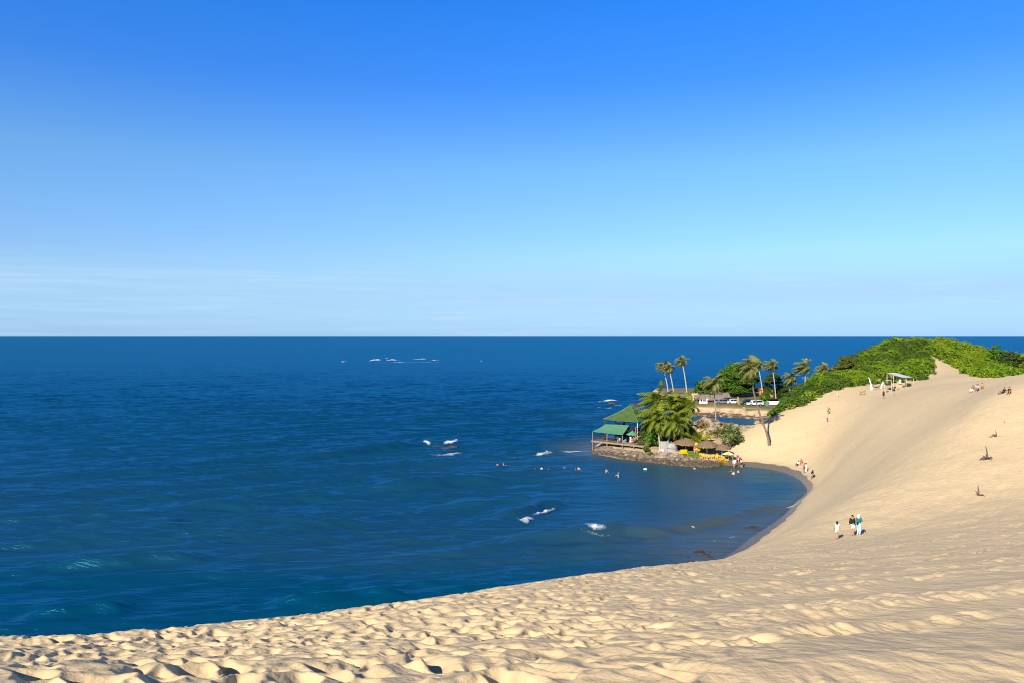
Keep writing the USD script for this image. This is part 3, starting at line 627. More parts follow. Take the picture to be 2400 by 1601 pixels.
# broad-leaved bush leaning out over the sand from the knoll
def bush(name, label, px, py, D, half, H, leafmat, seed, n, leaf, cat='bush', sticks=14, aspect=.75, zoff=0.0, spread=1.0):
    r = np.random.default_rng(seed)
    c = at(px, py, D); z0 = float(ground(c[0], c[1])) + zoff; R = half / FPX * D * K
    t = thing(name, label, cat, (c[0], c[1], z0))
    b, lv = MB(), MB(); pts = []
    for k in range(sticks):
        a = r.uniform(0, 6.28); e = r.uniform(.25, 1.3)
        tip = np.array([math.cos(a) * math.cos(e) * R * spread, math.sin(a) * math.cos(e) * R * spread, max(.12, math.sin(e)) * H]) * r.uniform(.7, 1.05)
        mid = tip * [.45, .45, .6]
        b.tube([(0, 0, -.15), tuple(mid), tuple(tip)], [.05, .035, .012], 5)
        for m in range(n // sticks):
            u = r.uniform(.35, 1.0) ** .6
            pts.append(tip * u + r.normal(0, .10 * R, 3) * [1, 1, .8])
    pts = np.array(pts); pts[:, 2] = np.maximum(pts[:, 2], .05)
    lv.add(*leaves(pts, pts * [.4, .4, .2] / R + np.array([-.2, -.5, .7]) + r.normal(0, .5, pts.shape), leaf, r, aspect))
    part(t, 'stems', b.out(), M['bark'], True); part(t, 'foliage', lv.out(), leafmat)
    return t
bush('broad_leaf_bush', 'broad-leaved bush hanging over the pale sand at right of the knoll', 1714, 1047, 157, 34, 4.6, M['grape_leaf'], 11, 900, 0.42, sticks=24)
bush('broad_leaf_bush', 'smaller broad-leaved bush at the top of the knoll beside the sand', 1704, 1012, 163, 22, 2.0, M['grape_leaf'], 12, 420, 0.32, sticks=16)
bush('knoll_scrub', 'dry brownish scrub on the top of the rocky knoll', 1660, 1008, 171, 30, 1.8, M['dry_scrub'], 13, 900, 0.28, sticks=30)
bush('knoll_scrub', 'olive green scrub on the crest of the knoll, in front of the second cove', 1672, 1000, 176, 28, 1.7, M['olive_leaf'], 14, 1000, 0.28, sticks=30)
bush('knoll_scrub', 'green scrub at the left end of the knoll behind the young palm', 1648, 1008, 174, 26, 2.0, M['olive_leaf'], 15, 900, 0.3, sticks=26)
bush('knoll_scrub', 'brown dry bush on the knoll face above the straw umbrellas', 1668, 1042, 162, 18, 1.6, M['dry_scrub'], 16, 500, 0.25, sticks=22)
bush('knoll_scrub', 'yellowish dry scrub at the left foot of the knoll above the widest straw umbrella', 1645, 1030, 165, 22, 2.0, M['dry_scrub'], 23, 700, 0.28, sticks=26)
bush('knoll_scrub', 'olive scrub on the knoll beside the large broad-leaved bush', 1690, 1036, 162, 20, 1.9, M['olive_leaf'], 24, 700, 0.28, sticks=26)
bush('leafy_bush', 'low green bush under the left edge of the palm cluster beside the deck', 1510, 1040, 163, 18, 2.8, M['dark_leaf'], 25, 900, 0.32, sticks=30)
bush('leafy_bush', 'dark green bush below the restaurant, left of the palm trunks', 1530, 1042, 161, 24, 3.4, M['tree_leaf'], 17, 1300, 0.34, sticks=34)
bush('leafy_bush', 'green bush between the palm trunks behind the grey wall', 1568, 1036, 163, 24, 3.2, M['dark_leaf'], 18, 1300, 0.34, sticks=34)
bush('leafy_bush', 'olive bush at the foot of the young yellow-green palm', 1612, 1038, 164, 20, 2.6, M['olive_leaf'], 19, 1000, 0.3, sticks=30)
bush('spiky_plant', 'pale spiky agave-like plant beside the restaurant deck', 1500, 1047, 160, 9, 1.9, M['frond_grey'], 20, 260, 0.8, sticks=26, aspect=.1)
bush('spiky_plant', 'green spiky plant on the sandy bank in front of the dark bush', 1515, 1060, 157, 9, 1.6, M['grass'], 21, 260, 0.7, sticks=26, aspect=.1)
bush('spiky_plant', 'small spiky plant left of the white chairs', 1524, 1068, 155, 7, 1.1, M['grass'], 22, 200, 0.6, sticks=20, aspect=.1)
for k, (px, py, D, h, lab) in enumerate([(1700, 1003, 166, 1.6, 'small seedling palm left of three on the sand crest before the second cove'), (1714, 1001, 166.5, 1.3, 'small seedling palm in the middle of three on the sand crest before the second cove'), (1744, 997, 167, 1.1, 'small seedling palm right of three on the sand crest before the second cove')]):
    bush('seedling_palm', lab, px, py, D, 9, h, M['frond_grey'], 60 + k, 160, 0.8, cat='palm', sticks=14, aspect=.13)
for k, (px, py, D, half, h, lab) in enumerate([(1850, 962, 170, 14, 1.0, 'low scrub where the sand meets the headland, right of the leaning palm'), (1838, 956, 205, 16, 1.6, 'pale green scrub on the bank at the right end of the second cove'), (1822, 962, 218, 14, 1.2, 'low scrub on the bank below the white food stall')]):
    bush('bank_scrub', lab, px, py, D, half, h, M['scrub'] if k else M['olive_leaf'], 70 + k, 420, 0.34, sticks=20)

# ------------------------------------------------------------------ coconut palms
def frond_mesh(az, el, L, r, droop, wind, wide=0.22, step=38):
    n = 11; ds = L / (n - 1); p = np.zeros(3); pts = [p.copy()]; e = el; a = az
    wdir = np.array([-0.85, 0.35, 0.0])
    for k in range(n - 1):
        d = np.array([math.cos(a) * math.cos(e), math.sin(a) * math.cos(e), math.sin(e)])
        d = unit(d + wdir * wind * (k / n) ** 1.0)
        p = p + d * ds; pts.append(p.copy())
        e = math.asin(np.clip(d[2], -1, 1)) - droop / n * (0.6 + 1.2 * k / n); a = math.atan2(d[1], d[0])
    pts = np.array(pts); mb = MB()
    mb.tube(pts, np.linspace(.045, .010, n), 3, cap=False)
    u = np.linspace(.14, .99, step); idx = u * (n - 1); i0 = np.minimum(idx.astype(int), n - 2); fr = (idx - i0)[:, None]
    P = pts[i0] * (1 - fr) + pts[i0 + 1] * fr; T = unit(pts[i0 + 1] - pts[i0])
    side = unit(np.cross(T, np.array([0, 0, 1.0]) + 1e-3)); up = np.cross(side, T)
    ll = L * wide * (0.35 + 1.0 * np.sin(math.pi * np.clip(u * .92 + .06, 0, 1)))[:, None]
    for s in (-1, 1):
        j = r.normal(0, .12, (step, 3))
        d = unit(side * s * .75 + T * .62 + np.array([0, 0, -.42]) + up * .10 + j + wdir * wind * .35)
        w = T * (L * 0.016 + 0.014)
        mid = P + d * ll * .55; tip = mid + unit(d + np.array([0, 0, -.55])) * ll * .5
        V = np.stack([P - w * .8, P + w * .8, mid + w, mid - w, tip], 1)
        k = np.arange(step)[:, None] * 5
        mb.add(V.reshape(-1, 3), np.vstack([k + [0, 1, 2], k + [0, 2, 3], k + [3, 2, 4]]))
    return mb.out()
def palm(label, crown, base, L, nf, seed, mat='frond', D=None, Db=None, mid=None, droop=1.5, wind=0.35, r0=.20, r1=.12, trunk='palm_trunk', cat='palm', lo=-0.9, hi=1.35, dry=3, name='coconut_palm', wide=.2, group=None):
    r = np.random.default_rng(seed)
    top = at(*crown, D); b = at(*base, Db or D); bz = float(ground(b[0], b[1])) - .25
    if Db is None and base[1] < 1e3 and bz > b[2] + 3: bz = b[2]
    t = thing(name, label, cat, (b[0], b[1], bz), group=group)
    o = np.array([b[0], b[1], bz]); e = top - o
    u = np.linspace(0, 1, 14)[:, None]
    if mid is not None:   # trunk through measured points
        pts = np.vstack([[0, 0, 0]] + [at(*m[:2], m[2]) - o for m in mid] + [e])
        s = np.concatenate([[0], np.cumsum(np.linalg.norm(np.diff(pts, axis=0), axis=1))]); s /= s[-1]
        path = CubicSpline(s, pts)(np.linspace(0, 1, 18))
    else:
        c = e * [.25, .25, .55]
        path = 2 * u * (1 - u) * c + u * u * e
    rad = np.interp(np.linspace(0, 1, len(path)), [0, .06, .2, 1], [r0 * 1.35, r0 * 1.1, (r0 + r1) * .55, r1])
    tb = MB(); tb.tube(path, rad, 8); part(t, 'trunk', tb.out(), M[trunk], 60)
    ga = math.pi * (3 - math.sqrt(5)); nf = nf + 6
    for k in range(nf):
        f = k / (nf - 1); el = hi + (lo - hi) * f ** .85 + r.normal(0, .1)
        mt = 'frond_dry' if k >= nf - dry else mat
        v, fc = frond_mesh(k * ga + r.normal(0, .2), el, L * 1.08 * r.uniform(.85, 1.1) * (0.8 if el < -.4 else 1), r, droop * r.uniform(.8, 1.2), wind, wide)
        part(t, 'frond', (v + e, fc), M[mt])
    nuts = MB()
    for k in range(7):
        a = r.uniform(0, 6.28); v, fc = blob(e + np.array([math.cos(a) * .22, math.sin(a) * .22, -.28 + r.uniform(-.1, .1)]), (.13, .13, .16), r, .05); nuts.add(v, fc)
    part(t, 'coconut_cluster', nuts.out(), M['frond_young'], True)
    return t
palm('tall leafy palm of the restaurant cluster, its crown right of the green pyramid roof', (1537, 943), (1550, 1050), 4.3, 26, 101, D=165, Db=163, wind=.5, droop=1.7, lo=-1.0)
palm('low wide palm in front of the cluster, its crown beside the green roof edge', (1539, 982), (1547, 1058), 4.2, 26, 102, D=159, Db=157, droop=2.0, lo=-1.1, wind=.2)
palm('palm with a pale slanting trunk beside the grey wall', (1580, 990), (1562, 1061), 4.1, 24, 103, D=157, Db=156, droop=1.9, lo=-1.0, wind=.15)
palm('palm at the right end of the restaurant cluster, before the earth bank', (1609, 953), (1595, 1016), 3.8, 24, 104, D=170, Db=172, droop=1.5, wind=.35, trunk='palm_trunk_dark')
palm('palm in the middle at the back of the restaurant cluster', (1576, 945), (1575, 1020), 3.7, 24, 105, D=172, Db=172, wind=.35, droop=1.7)
palm('low drooping palm half hidden behind the slanting trunk of the restaurant cluster', (1596, 982), (1585, 1040), 3.4, 20, 106, D=164, Db=164, droop=2.0, lo=-1.0, wind=.15)
palm('young yellow-green palm without a trunk beside the straw umbrellas', (1632, 1040), (1634, 1051), 3.9, 18, 107, mat='frond_young', D=158, Db=158, droop=1.6, lo=0.0, hi=1.45, wind=.1, dry=0, r0=.16, r1=.14, wide=.15)
palm('left of the two crossing tall palms by the thatched roofs', (1553, 860), (1568.5, 934), 3.0, 24, 108, mat='frond_grey', D=276, Db=273, wind=.55, droop=1.8, r0=.22, r1=.15)
palm('right of the two crossing tall palms by the thatched roofs', (1567, 864), (1580.5, 937), 3.0, 24, 109, mat='frond_grey', D=272, Db=269, wind=.4, droop=2.0, r0=.22, r1=.15)
palm('tallest lone palm standing before the open sea, its crown highest', (1598, 848), (1611, 932), 2.9, 26, 110, mat='frond_grey', D=275, Db=270, wind=.5, droop=2.0, r0=.22, r1=.15)
palm('palm with hanging yellowish fronds in front of the parked cars', (1672, 897), (1679, 1000), 3.1, 24, 111, mat='frond_grey', D=178, Db=181, droop=2.1, lo=-1.3, wind=.3, r0=.17, r1=.12)
palm('long leaning palm rooted in the bare sand slope', (1757, 863), (1803, 1043.5), 3.3, 28, 112, mat='frond_grey', D=150, Db=153, mid=[(1793, 1004.5, 152), (1781.5, 974, 151.5), (1772, 941, 151), (1765, 911, 150.5), (1761, 880, 150)], droop=2.0, lo=-1.2, wind=.45, r0=.24, r1=.12, trunk='palm_trunk_dark', dry=7)
palm('tall palm just behind the leaning palm, its crown half hidden', (1775, 854), (1789, 915), 3.1, 24, 113, mat='frond_grey', D=268, Db=266, wind=.4, droop=1.9, r0=.2, r1=.14)
palm('straight grey-stemmed palm beside the white food stall', (1809, 857), (1819, 938), 3.1, 24, 114, mat='frond_grey', D=256, Db=255, wind=.55, droop=1.7, r0=.2, r1=.14)
palm('short palm between the dark tree and the hill thicket', (1853, 886), (1850, 932), 3.2, 22, 115, mat='frond_grey', D=250, Db=250, wind=.3, droop=1.7)
palm('windblown palm above the left end of the hill thicket', (1886, 862), (1888, 905), 3.4, 24, 116, mat='frond_grey', D=232, Db=232, wind=.7, droop=1.6)
palm('low palm crown sunk in the thicket right of the windblown palm', (1932, 866), (1932, 892), 2.8, 22, 117, mat='frond_grey', D=224, Db=224, wind=.5, droop=1.7)
palm('palm at the right edge of the view behind the sand crest', (2389, 851), (2392, 890), 3.3, 22, 118, D=216, Db=216, wind=.2, droop=1.5)
palm('small half-dry palm behind the beach hut', (2081, 884), (2084, 899), 2.6, 18, 119, mat='frond_dry', D=198, Db=198, wind=.2, droop=2.0, dry=9, r0=.14, r1=.12)
# ------------------------------------------------------------------ building materials
M['green_roof'] = simple('green_roof_sheet', (0.068, 0.105, 0.028), 0.65, 0.2, scale=1.6, color2=(0.035, 0.066, 0.018))
M['green_sheet'] = simple('pale_green_sheet', (0.080, 0.205, 0.112), 0.55, 0.25, var=0.15, scale=1.8)
M['dark_wood'] = simple('dark_wood', (0.055, 0.038, 0.028), 0.75, 0.2, var=0.4, scale=5)
M['wood'] = simple('weathered_wood', (0.24, 0.165, 0.11), 0.8, 0.2, var=0.35, scale=5)
M['pale_wood'] = simple('pale_wood', (0.48, 0.40, 0.30), 0.8, 0.2, var=0.2, scale=5)
M['white'] = simple('white_paint', (0.62, 0.62, 0.60), 0.45, 0.4, var=0.04, scale=3)
M['white_plastic'] = simple('white_plastic', (0.62, 0.62, 0.61), 0.35, 0.5)
M['yellow_plastic'] = simple('yellow_plastic', (0.72, 0.43, 0.012), 0.35, 0.5)
M['thatch'] = simple('thatch', (0.22, 0.15, 0.09), 0.95, 0.05, scale=9.0, color2=(0.11, 0.07, 0.042), bump=0.05)
M['thatch_grey'] = simple('grey_thatch', (0.25, 0.20, 0.165), 0.95, 0.05, scale=7.0, color2=(0.13, 0.10, 0.08), bump=0.05)
M['thatch_gold'] = simple('fresh_thatch', (0.60, 0.42, 0.14), 0.95, 0.05, scale=7.0, color2=(0.42, 0.27, 0.09), bump=0.05)
M['grey_wall'] = simple('grey_plaster', (0.28, 0.26, 0.235), 0.9, 0.1, var=0.25, scale=2.5)
M['tin'] = simple('corrugated_tin', (0.40, 0.40, 0.41), 0.4, 0.5, var=0.15, scale=1.5)
M['yellow_cloth'] = simple('yellow_cloth', (0.78, 0.50, 0.03), 0.8, 0.1, trans=0.25)
M['white_cloth'] = simple('white_cloth', (0.62, 0.61, 0.56), 0.8, 0.1, trans=0.2)
M['brick_red'] = simple('red_paint', (0.40, 0.09, 0.05), 0.7, 0.2, var=0.25, scale=3)
M['orange'] = simple('orange_cloth', (0.72, 0.28, 0.08), 0.7, 0.2, var=0.2, scale=3)
M['stone'] = simple('stone', (0.21, 0.165, 0.125), 0.9, 0.15, scale=2.5, color2=(0.085, 0.06, 0.045), bump=0.04)
M['stone_pale'] = simple('pale_stone', (0.32, 0.25, 0.175), 0.9, 0.15, scale=2.5, color2=(0.17, 0.125, 0.085), bump=0.04)
M['stone_wet'] = simple('wet_dark_stone', (0.10, 0.065, 0.04), 0.55, 0.4, scale=2.5, color2=(0.05, 0.035, 0.025), bump=0.04)
M['reef'] = simple('dark_reef', (0.075, 0.04, 0.035), 0.6, 0.4, scale=0.8, color2=(0.035, 0.022, 0.02), bump=0.1)
M['weed'] = simple('seaweed_rock', (0.045, 0.024, 0.015), 0.6, 0.4, scale=3, color2=(0.022, 0.014, 0.010), bump=0.04)
M['foam'] = usdkit.material(stage, '/World/Looks/sea_foam', {
    'geo': ('geometry', {}), 'n': ('noise_texture', {'scale': 4.2, 'detail': 5.0, 'roughness': 0.75}), 'r': ('rgb_ramp', {'ramp': [(0.38, (0, 0, 0)), (0.62, (1, 1, 1))]}),
    'd': ('attribute', {'attribute': 'cover'}), 'a': ('math', {'math_type': 'add', 'use_clamp': True}), 'b': ('math', {'math_type': 'subtract', 'value2': 0.80}), 'mu': ('math', {'math_type': 'multiply', 'value2': 1.55}), 'cl': ('math', {'math_type': 'multiply', 'value2': 0.95, 'use_clamp': True}),
    'p': ('principled_bsdf', {'base_color': (0.62, 0.65, 0.68), 'roughness': 0.9, 'specular_ior_level': 0.1}), 't': ('transparent_bsdf', {}), 'm': ('mix_closure', {})},
    [('geo.position', 'n.vector'), ('n.fac', 'b.value1'), ('d.fac', 'mu.value1'), ('b.value', 'a.value1'), ('mu.value', 'a.value2'), ('a.value', 'cl.value1'), ('cl.value', 'm.fac'), ('t.BSDF', 'm.closure1'), ('p.BSDF', 'm.closure2')], surface='m.closure')
M['car_white'] = usdkit.material(stage, '/World/Looks/car_white', {'p': ('principled_bsdf', {'base_color': (0.60, 0.60, 0.60), 'roughness': 0.3, 'coat_weight': 0.6})}, surface='p.BSDF')
M['car_grey'] = usdkit.material(stage, '/World/Looks/car_grey', {'p': ('principled_bsdf', {'base_color': (0.28, 0.29, 0.30), 'roughness': 0.35, 'metallic': 0.5, 'coat_weight': 0.6})}, surface='p.BSDF')
M['car_dark'] = usdkit.material(stage, '/World/Looks/car_dark', {'p': ('principled_bsdf', {'base_color': (0.02, 0.022, 0.025), 'roughness': 0.3, 'coat_weight': 0.8})}, surface='p.BSDF')
M['car_glass'] = usdkit.material(stage, '/World/Looks/car_glass', {'p': ('principled_bsdf', {'base_color': (0.012, 0.015, 0.018), 'roughness': 0.08, 'specular_ior_level': 0.8})}, surface='p.BSDF')
M['tyre'] = simple('tyre', (0.02, 0.02, 0.02), 0.8, 0.2)
M['rim'] = simple('rim', (0.45, 0.45, 0.46), 0.35, 0.5, metallic=0.7)
M['lamp'] = simple('headlamp', (0.7, 0.72, 0.75), 0.15, 0.6)

def rot_z(a): return np.array([[math.cos(a), -math.sin(a), 0], [math.sin(a), math.cos(a), 0], [0, 0, 1]])
def onto(x, y, dz=0.0): return (float(x), float(y), float(ground(x, y)) + dz)

# ------------------------------------------------------------------ restaurant on the point: two green roofs, decks on posts
RO = np.array([18.1, 166.4]) * K                       # outer left corner of the lower deck
RA = math.atan2(-0.639, 0.769)
rest = thing('beach_restaurant', 'open two-storey restaurant on posts with two green roofs at the tip of the rocky point', 'restaurant', (RO[0], RO[1], 0), RA)
def loc(x, y):                                          # photograph frame -> restaurant frame
    d = np.array([x, y]) * K - RO; c, s = math.cos(-RA), math.sin(-RA); return np.array([c * d[0] - s * d[1], s * d[0] + c * d[1]])
DZ, UZ = 2.40 * K, 4.15 * K                             # deck heights
# lower deck of planks, with edge beam
for k in range(17):
    b = MB(); b.box((6.1, 0.17 + k * .335, DZ), (12.6, .315, .06)); part(rest, 'deck_plank', b.out(), M['wood'])
b = MB(); b.box((6.1, -.03, DZ - .12), (12.7, .09, .26)); part(rest, 'edge_beam', b.out(), M['wood'])
b = MB()
for y in (1.0, 2.8, 4.7): b.box((6.1, y, DZ - .12), (12.5, .12, .18))
part(rest, 'floor_joists', b.out(), M['dark_wood'])
posts = [(0, 0, 4.42), (3.6, 0, 4.40), (7.3, 0, 4.3), (0, 5.4, 5.55), (3.6, 5.4, 5.6), (7.3, 5.4, 5.6), (10.0, 0.0, 2.4), (12.2, 0.0, 2.4), (1.9, 2.6, 2.4), (5.4, 2.6, 2.4)]
for x, y, zt in posts:
    w = rot_z(RA) @ np.array([x, y, 0]); g = min(float(ground(RO[0] + w[0], RO[1] + w[1])), 1.6)
    b = MB(); b.tube([(x, y + .03, max(g, -1.0) - .3), (x, y + .03, zt * K - .06)], [.10, .085], 8); part(rest, 'post', b.out(), M['wood'], 60)
# railing of the lower deck
for z in (.35, .65, .95):
    b = MB(); b.box((3.65, .06, DZ + z), (7.4, .05, .07)); part(rest, 'rail', b.out(), M['dark_wood'])
    b = MB(); b.box((-.02, 2.75, DZ + z), (.05, 5.4, .07)); part(rest, 'rail', b.out(), M['dark_wood'])
for z in (.5, .95):
    b = MB(); b.box((10.6, .06, DZ + z), (3.2, .05, .07)); part(rest, 'rail', b.out(), M['dark_wood'])
for x in np.arange(.9, 7.3, .9):
    b = MB(); b.box((x, .06, DZ + .5), (.06, .06, .95)); part(rest, 'baluster', b.out(), M['dark_wood'])
# lower roof: one pitched sheet, corrugated
def sheet(c4, n=40, amp=.03, thick=.05):
    a, bq, c, d = [np.asarray(q, float) for q in c4]; u = np.linspace(0, 1, n)
    rows = []
    for v in np.linspace(0, 1, 5):
        e0, e1 = a * (1 - v) + d * v, bq * (1 - v) + c * v
        p = e0[None] * (1 - u[:, None]) + e1[None] * u[:, None]; p[:, 2] += amp * np.sin(u * math.pi * n * .5) - .12 * math.sin(math.pi * v); rows.append(p)
    top = np.array(rows); bot = top - [0, 0, thick]
    i = np.arange(5 * n).reshape(5, n)
    q = np.stack([i[:-1, :-1], i[:-1, 1:], i[1:, 1:], i[1:, :-1]], -1).reshape(-1, 4)
    f = [q, q[:, ::-1] + 5 * n]
    ring = np.concatenate([i[0, :-1], i[:-1, -1], i[-1, :0:-1], i[:0:-1, 0]])
    r2 = np.roll(ring, -1); f.append(np.stack([ring, ring + 5 * n, r2 + 5 * n, r2], -1))
    return np.vstack([top.reshape(-1, 3), bot.reshape(-1, 3)]), np.vstack(f)
def R3(px, py, D):
    p = at(px, py, D); q = loc(p[0] / K, p[1] / K); return np.array([q[0], q[1], p[2]])
FLc, FRc, BRc, BLc = R3(1388, 1011.5, 166.2), R3(1459, 1019.5, 161.3), R3(1474, 997, 166.8), R3(1419, 994.5, 170)
part(rest, 'lower_roof', sheet([FLc, FRc, BRc, BLc], 46, .022), M['green_sheet'], 40, label='pale green sheet roof over the lower deck')
# upper storey under the pyramid roof
PC = loc(27.6, 172.0)
half = 4.35
b = MB(); b.box((PC[0], PC[1], UZ - .08), (8.4, 8.4, .16)); part(rest, 'upper_floor', b.out(), M['dark_wood'])
for (dx, dy) in [(-4, -4), (0, -4), (4, -4), (-4, 0), (4, 0), (-4, 4), (0, 4), (4, 4)]:
    b = MB(); b.tube([(PC[0] + dx, PC[1] + dy, .6), (PC[0] + dx, PC[1] + dy, 6.75 * K)], [.13, .11], 8); part(rest, 'post', b.out(), M['pale_wood'] if (dx, dy) == (4, -4) else M['dark_wood'], 60)
for z in (.4, .7, 1.0):
    for (cx, cy, lx, ly) in [(0, -4.1, 8.2, .05), (-4.1, 0, .05, 8.2), (0, 4.1, 8.2, .05), (4.1, 0, .05, 8.2)]:
        b = MB(); b.box((PC[0] + cx, PC[1] + cy, UZ + z), (lx, ly, .09)); part(rest, 'rail', b.out(), M['dark_wood'])
for x in np.arange(-3.5, 4, 1.0):
    b = MB(); b.box((PC[0] + x, PC[1] - 4.1, UZ + .5), (.05, .04, 1.0)); part(rest, 'baluster', b.out(), M['dark_wood'])
b = MB(); b.box((PC[0] + 2.6, PC[1] + 3.4, UZ + 1.2), (2.8, 1.2, 2.4)); part(rest, 'kitchen_wall', b.out(), M['dark_wood'])
b = MB(); b.box((PC[0] + .5, PC[1] + 1.5, (DZ + UZ) / 2 - .1), (7.6, 5.0, UZ - DZ - .25)); part(rest, 'lower_wall', b.out(), M['dark_wood'])
# hipped tent roof, slightly hollow like a stretched canopy
n = 17; g = np.linspace(-1, 1, n); ga, gb = np.meshgrid(g, g, indexing='ij'); m = np.maximum(abs(ga), abs(gb))
zr = 6.72 * K + (10.05 - 6.85) * K * (0.72 * (1 - m) + 0.28 * (1 - m) ** 2) - .10 * np.cos(np.where(abs(ga) > abs(gb), gb, ga) * math.pi * .5 / np.maximum(m, .05)) * m
v = np.stack([PC[0] + ga * half, PC[1] + gb * half, zr], -1).reshape(-1, 3); i = np.arange(n * n).reshape(n, n)
q = np.stack([i[:-1, :-1], i[1:, :-1], i[1:, 1:], i[:-1, 1:]], -1).reshape(-1, 4)
v2 = v - [0, 0, .07]; ring = np.concatenate([i[:-1, 0], i[-1, :-1], i[:0:-1, -1], i[0, :0:-1]]); r2 = np.roll(ring, -1)
part(rest, 'pyramid_roof', (np.vstack([v, v2]), np.vstack([q, q[:, ::-1] + n * n, np.stack([r2, r2 + n * n, ring + n * n, ring], -1)])), M['green_roof'], 12, label='mossy green pyramid roof')
b = MB(); b.tube([(PC[0], PC[1], 10.0 * K - .1), (PC[0], PC[1], 10.0 * K + .22)], [.12, .03], 8); part(rest, 'finial', b.out(), M['green_roof'])
for sx_ in (-1, 1):
    for sy_ in (-1, 1):
        u = np.linspace(1, .03, 12); pts_ = [(PC[0] + sx_ * half * a, PC[1] + sy_ * half * a, 6.72 * K + (10.05 - 6.85) * K * (0.72 * (1 - a) + 0.28 * (1 - a) ** 2) + .02) for a in u]
        b = MB(); b.tube(pts_, .06, 5); part(rest, 'hip_ridge', b.out(), M['green_sheet'], True)
# stair up to the upper floor
for k in range(7):
    b = MB(); b.box((8.3 + k * .28, 2.2, DZ + .2 + k * .23), (.30, 1.1, .05)); part(rest, 'stair_tread', b.out(), M['pale_wood'])
b = MB(); b.box((9.1, 1.65, DZ + .85), (2.5, .05, .22), tilt=np.array([[.77, 0, -.64], [0, 1, 0], [.64, 0, .77]])); part(rest, 'stair_stringer', b.out(), M['wood'])
# umbrella of the same green on the terrace
def parasol(name, label, xyz, R, zt, drop, matc, post=2.2, segs=8, group=None, lean=0.0, mat2=None):
    t = thing(name, label, 'umbrella', xyz, group=group)
    b = MB(); b.tube([(0, 0, -.2), (lean * .5, 0, zt * .5), (lean, 0, zt + .1)], .03, 6); part(t, 'pole', b.out(), M['white'], True)
    for k in range(segs):
        a0, a1 = 2 * math.pi * k / segs, 2 * math.pi * (k + 1) / segs; am = (a0 + a1) / 2
        P = [(lean, 0, zt)] + [(lean + R * .55 * math.cos(a), R * .55 * math.sin(a), zt - drop * .47) for a in (a0, a1)] + [(lean + R * math.cos(a), R * math.sin(a), zt - drop) for a in (a0, a1)] + [(lean + R * .95 * math.cos(am), R * .95 * math.sin(am), zt - drop + .05)]
        part(t, 'canopy_panel', (np.array(P), np.array([[0, 1, 2], [1, 3, 5], [1, 5, 2], [2, 5, 4]])), mat2 if (mat2 is not None and k % 2) else matc)
    return t
p = at(1482, 1036, 162.5)
parasol('terrace_umbrella', 'green umbrella on the restaurant terrace right of the lower roof', (p[0], p[1], DZ), 1.35, 2.55, .8, M['green_sheet'])

# ------------------------------------------------------------------ chairs
def chair(name, label, mat, loc3, rz, group=None):
    t = thing(name, label, 'chair', loc3, rz, group)
    b = MB(); b.box((0, 0, .43), (.46, .44, .04)); part(t, 'seat', b.out(), mat)
    b = MB()
    for x in (-.17, -.06, .06, .17): b.box((x, -.22 - .05, .66), (.07, .03, .42))
    b.box((0, -.29, .86), (.46, .03, .08)); part(t, 'backrest', b.out(), mat)
    for x in (-1, 1):
        b = MB(); b.box((x * .23, .0, .64), (.05, .44, .035)); b.box((x * .23, .19, .54), (.05, .04, .2)); part(t, 'armrest', b.out(), mat)
        for y in (-1, 1):
            b = MB(); b.tube([(x * .24, y * .23, 0), (x * .19, y * .18, .42)], .025, 4); part(t, 'leg', b.out(), mat)
    return t
wproto = None
W_CH = [((1548, 1063, 155.5), 'white plastic chair left of the pair beside the palm trunk', .6), ((1553, 1066, 155), 'white plastic chair right of the pair beside the palm trunk', -.4)]
for (q, lab, rz) in W_CH:
    p = at(*q); o = onto(p[0], p[1], .02)
    wproto = chair('plastic_chair', lab, M['white_plastic'], o, rz) if wproto is None else copy_of(wproto, 'plastic_chair', o, rz, lab, 'chair')
for (q, zz, lab, rz) in [((1450, 1028, 163), DZ + .04, 'white plastic chair on the lower deck near its right post', 2.2), ((1464, 1031, 162.5), DZ + .04, 'white plastic chair on the deck between the lower roof and green umbrella', .9), ((1459, 995, 168.5), UZ + .02, 'white plastic chair at the left on the upper floor', .4), ((1476, 996, 168.0), UZ + .02, 'white plastic chair at the right on the upper floor by the pale post', 1.2)]:
    p = at(*q); copy_of(wproto, 'plastic_chair', (p[0], p[1], zz), rz, lab, 'chair')
yproto = None
Y_CH = [(1643, 1071), (1648, 1073), (1654, 1073), (1659, 1074), (1669, 1073), (1680, 1074), (1685, 1076), (1690, 1077), (1694, 1076), (1699, 1077), (1703, 1078), (1683, 1072)]
ry = np.random.default_rng(77)
for k, (px, py) in enumerate(Y_CH):
    p = at(px, py, 151.5 - .25 * (py - 1071)); o = onto(p[0], p[1], .02)
    lab = 'yellow plastic chair under the straw umbrellas at the beach end'
    yproto = chair('yellow_chair', lab, M['yellow_plastic'], o, ry.uniform(0, 6), 'yellow chairs under the straw umbrellas') if yproto is None else copy_of(yproto, 'yellow_chair', o, ry.uniform(0, 6), lab, 'chair', 'yellow chairs under the straw umbrellas')
p = at(1604, 1063, 153); t = thing('yellow_bench', 'bright yellow sun lounger on the grass, left of the straw umbrellas', 'lounger', onto(p[0], p[1]), .1)
b = MB(); b.box((0, 0, .38), (1.35, .6, .08)); part(t, 'seat', b.out(), M['yellow_plastic'])
b = MB(); b.box((0, .36, .72), (1.3, .08, .62), tilt=np.array([[1, 0, 0], [0, .95, -.3], [0, .3, .95]])); part(t, 'backrest', b.out(), M['yellow_plastic'])
for x in (-.6, .6):
    b = MB(); b.box((x, 0, .2), (.07, .55, .38)); part(t, 'leg', b.out(), M['yellow_plastic'])

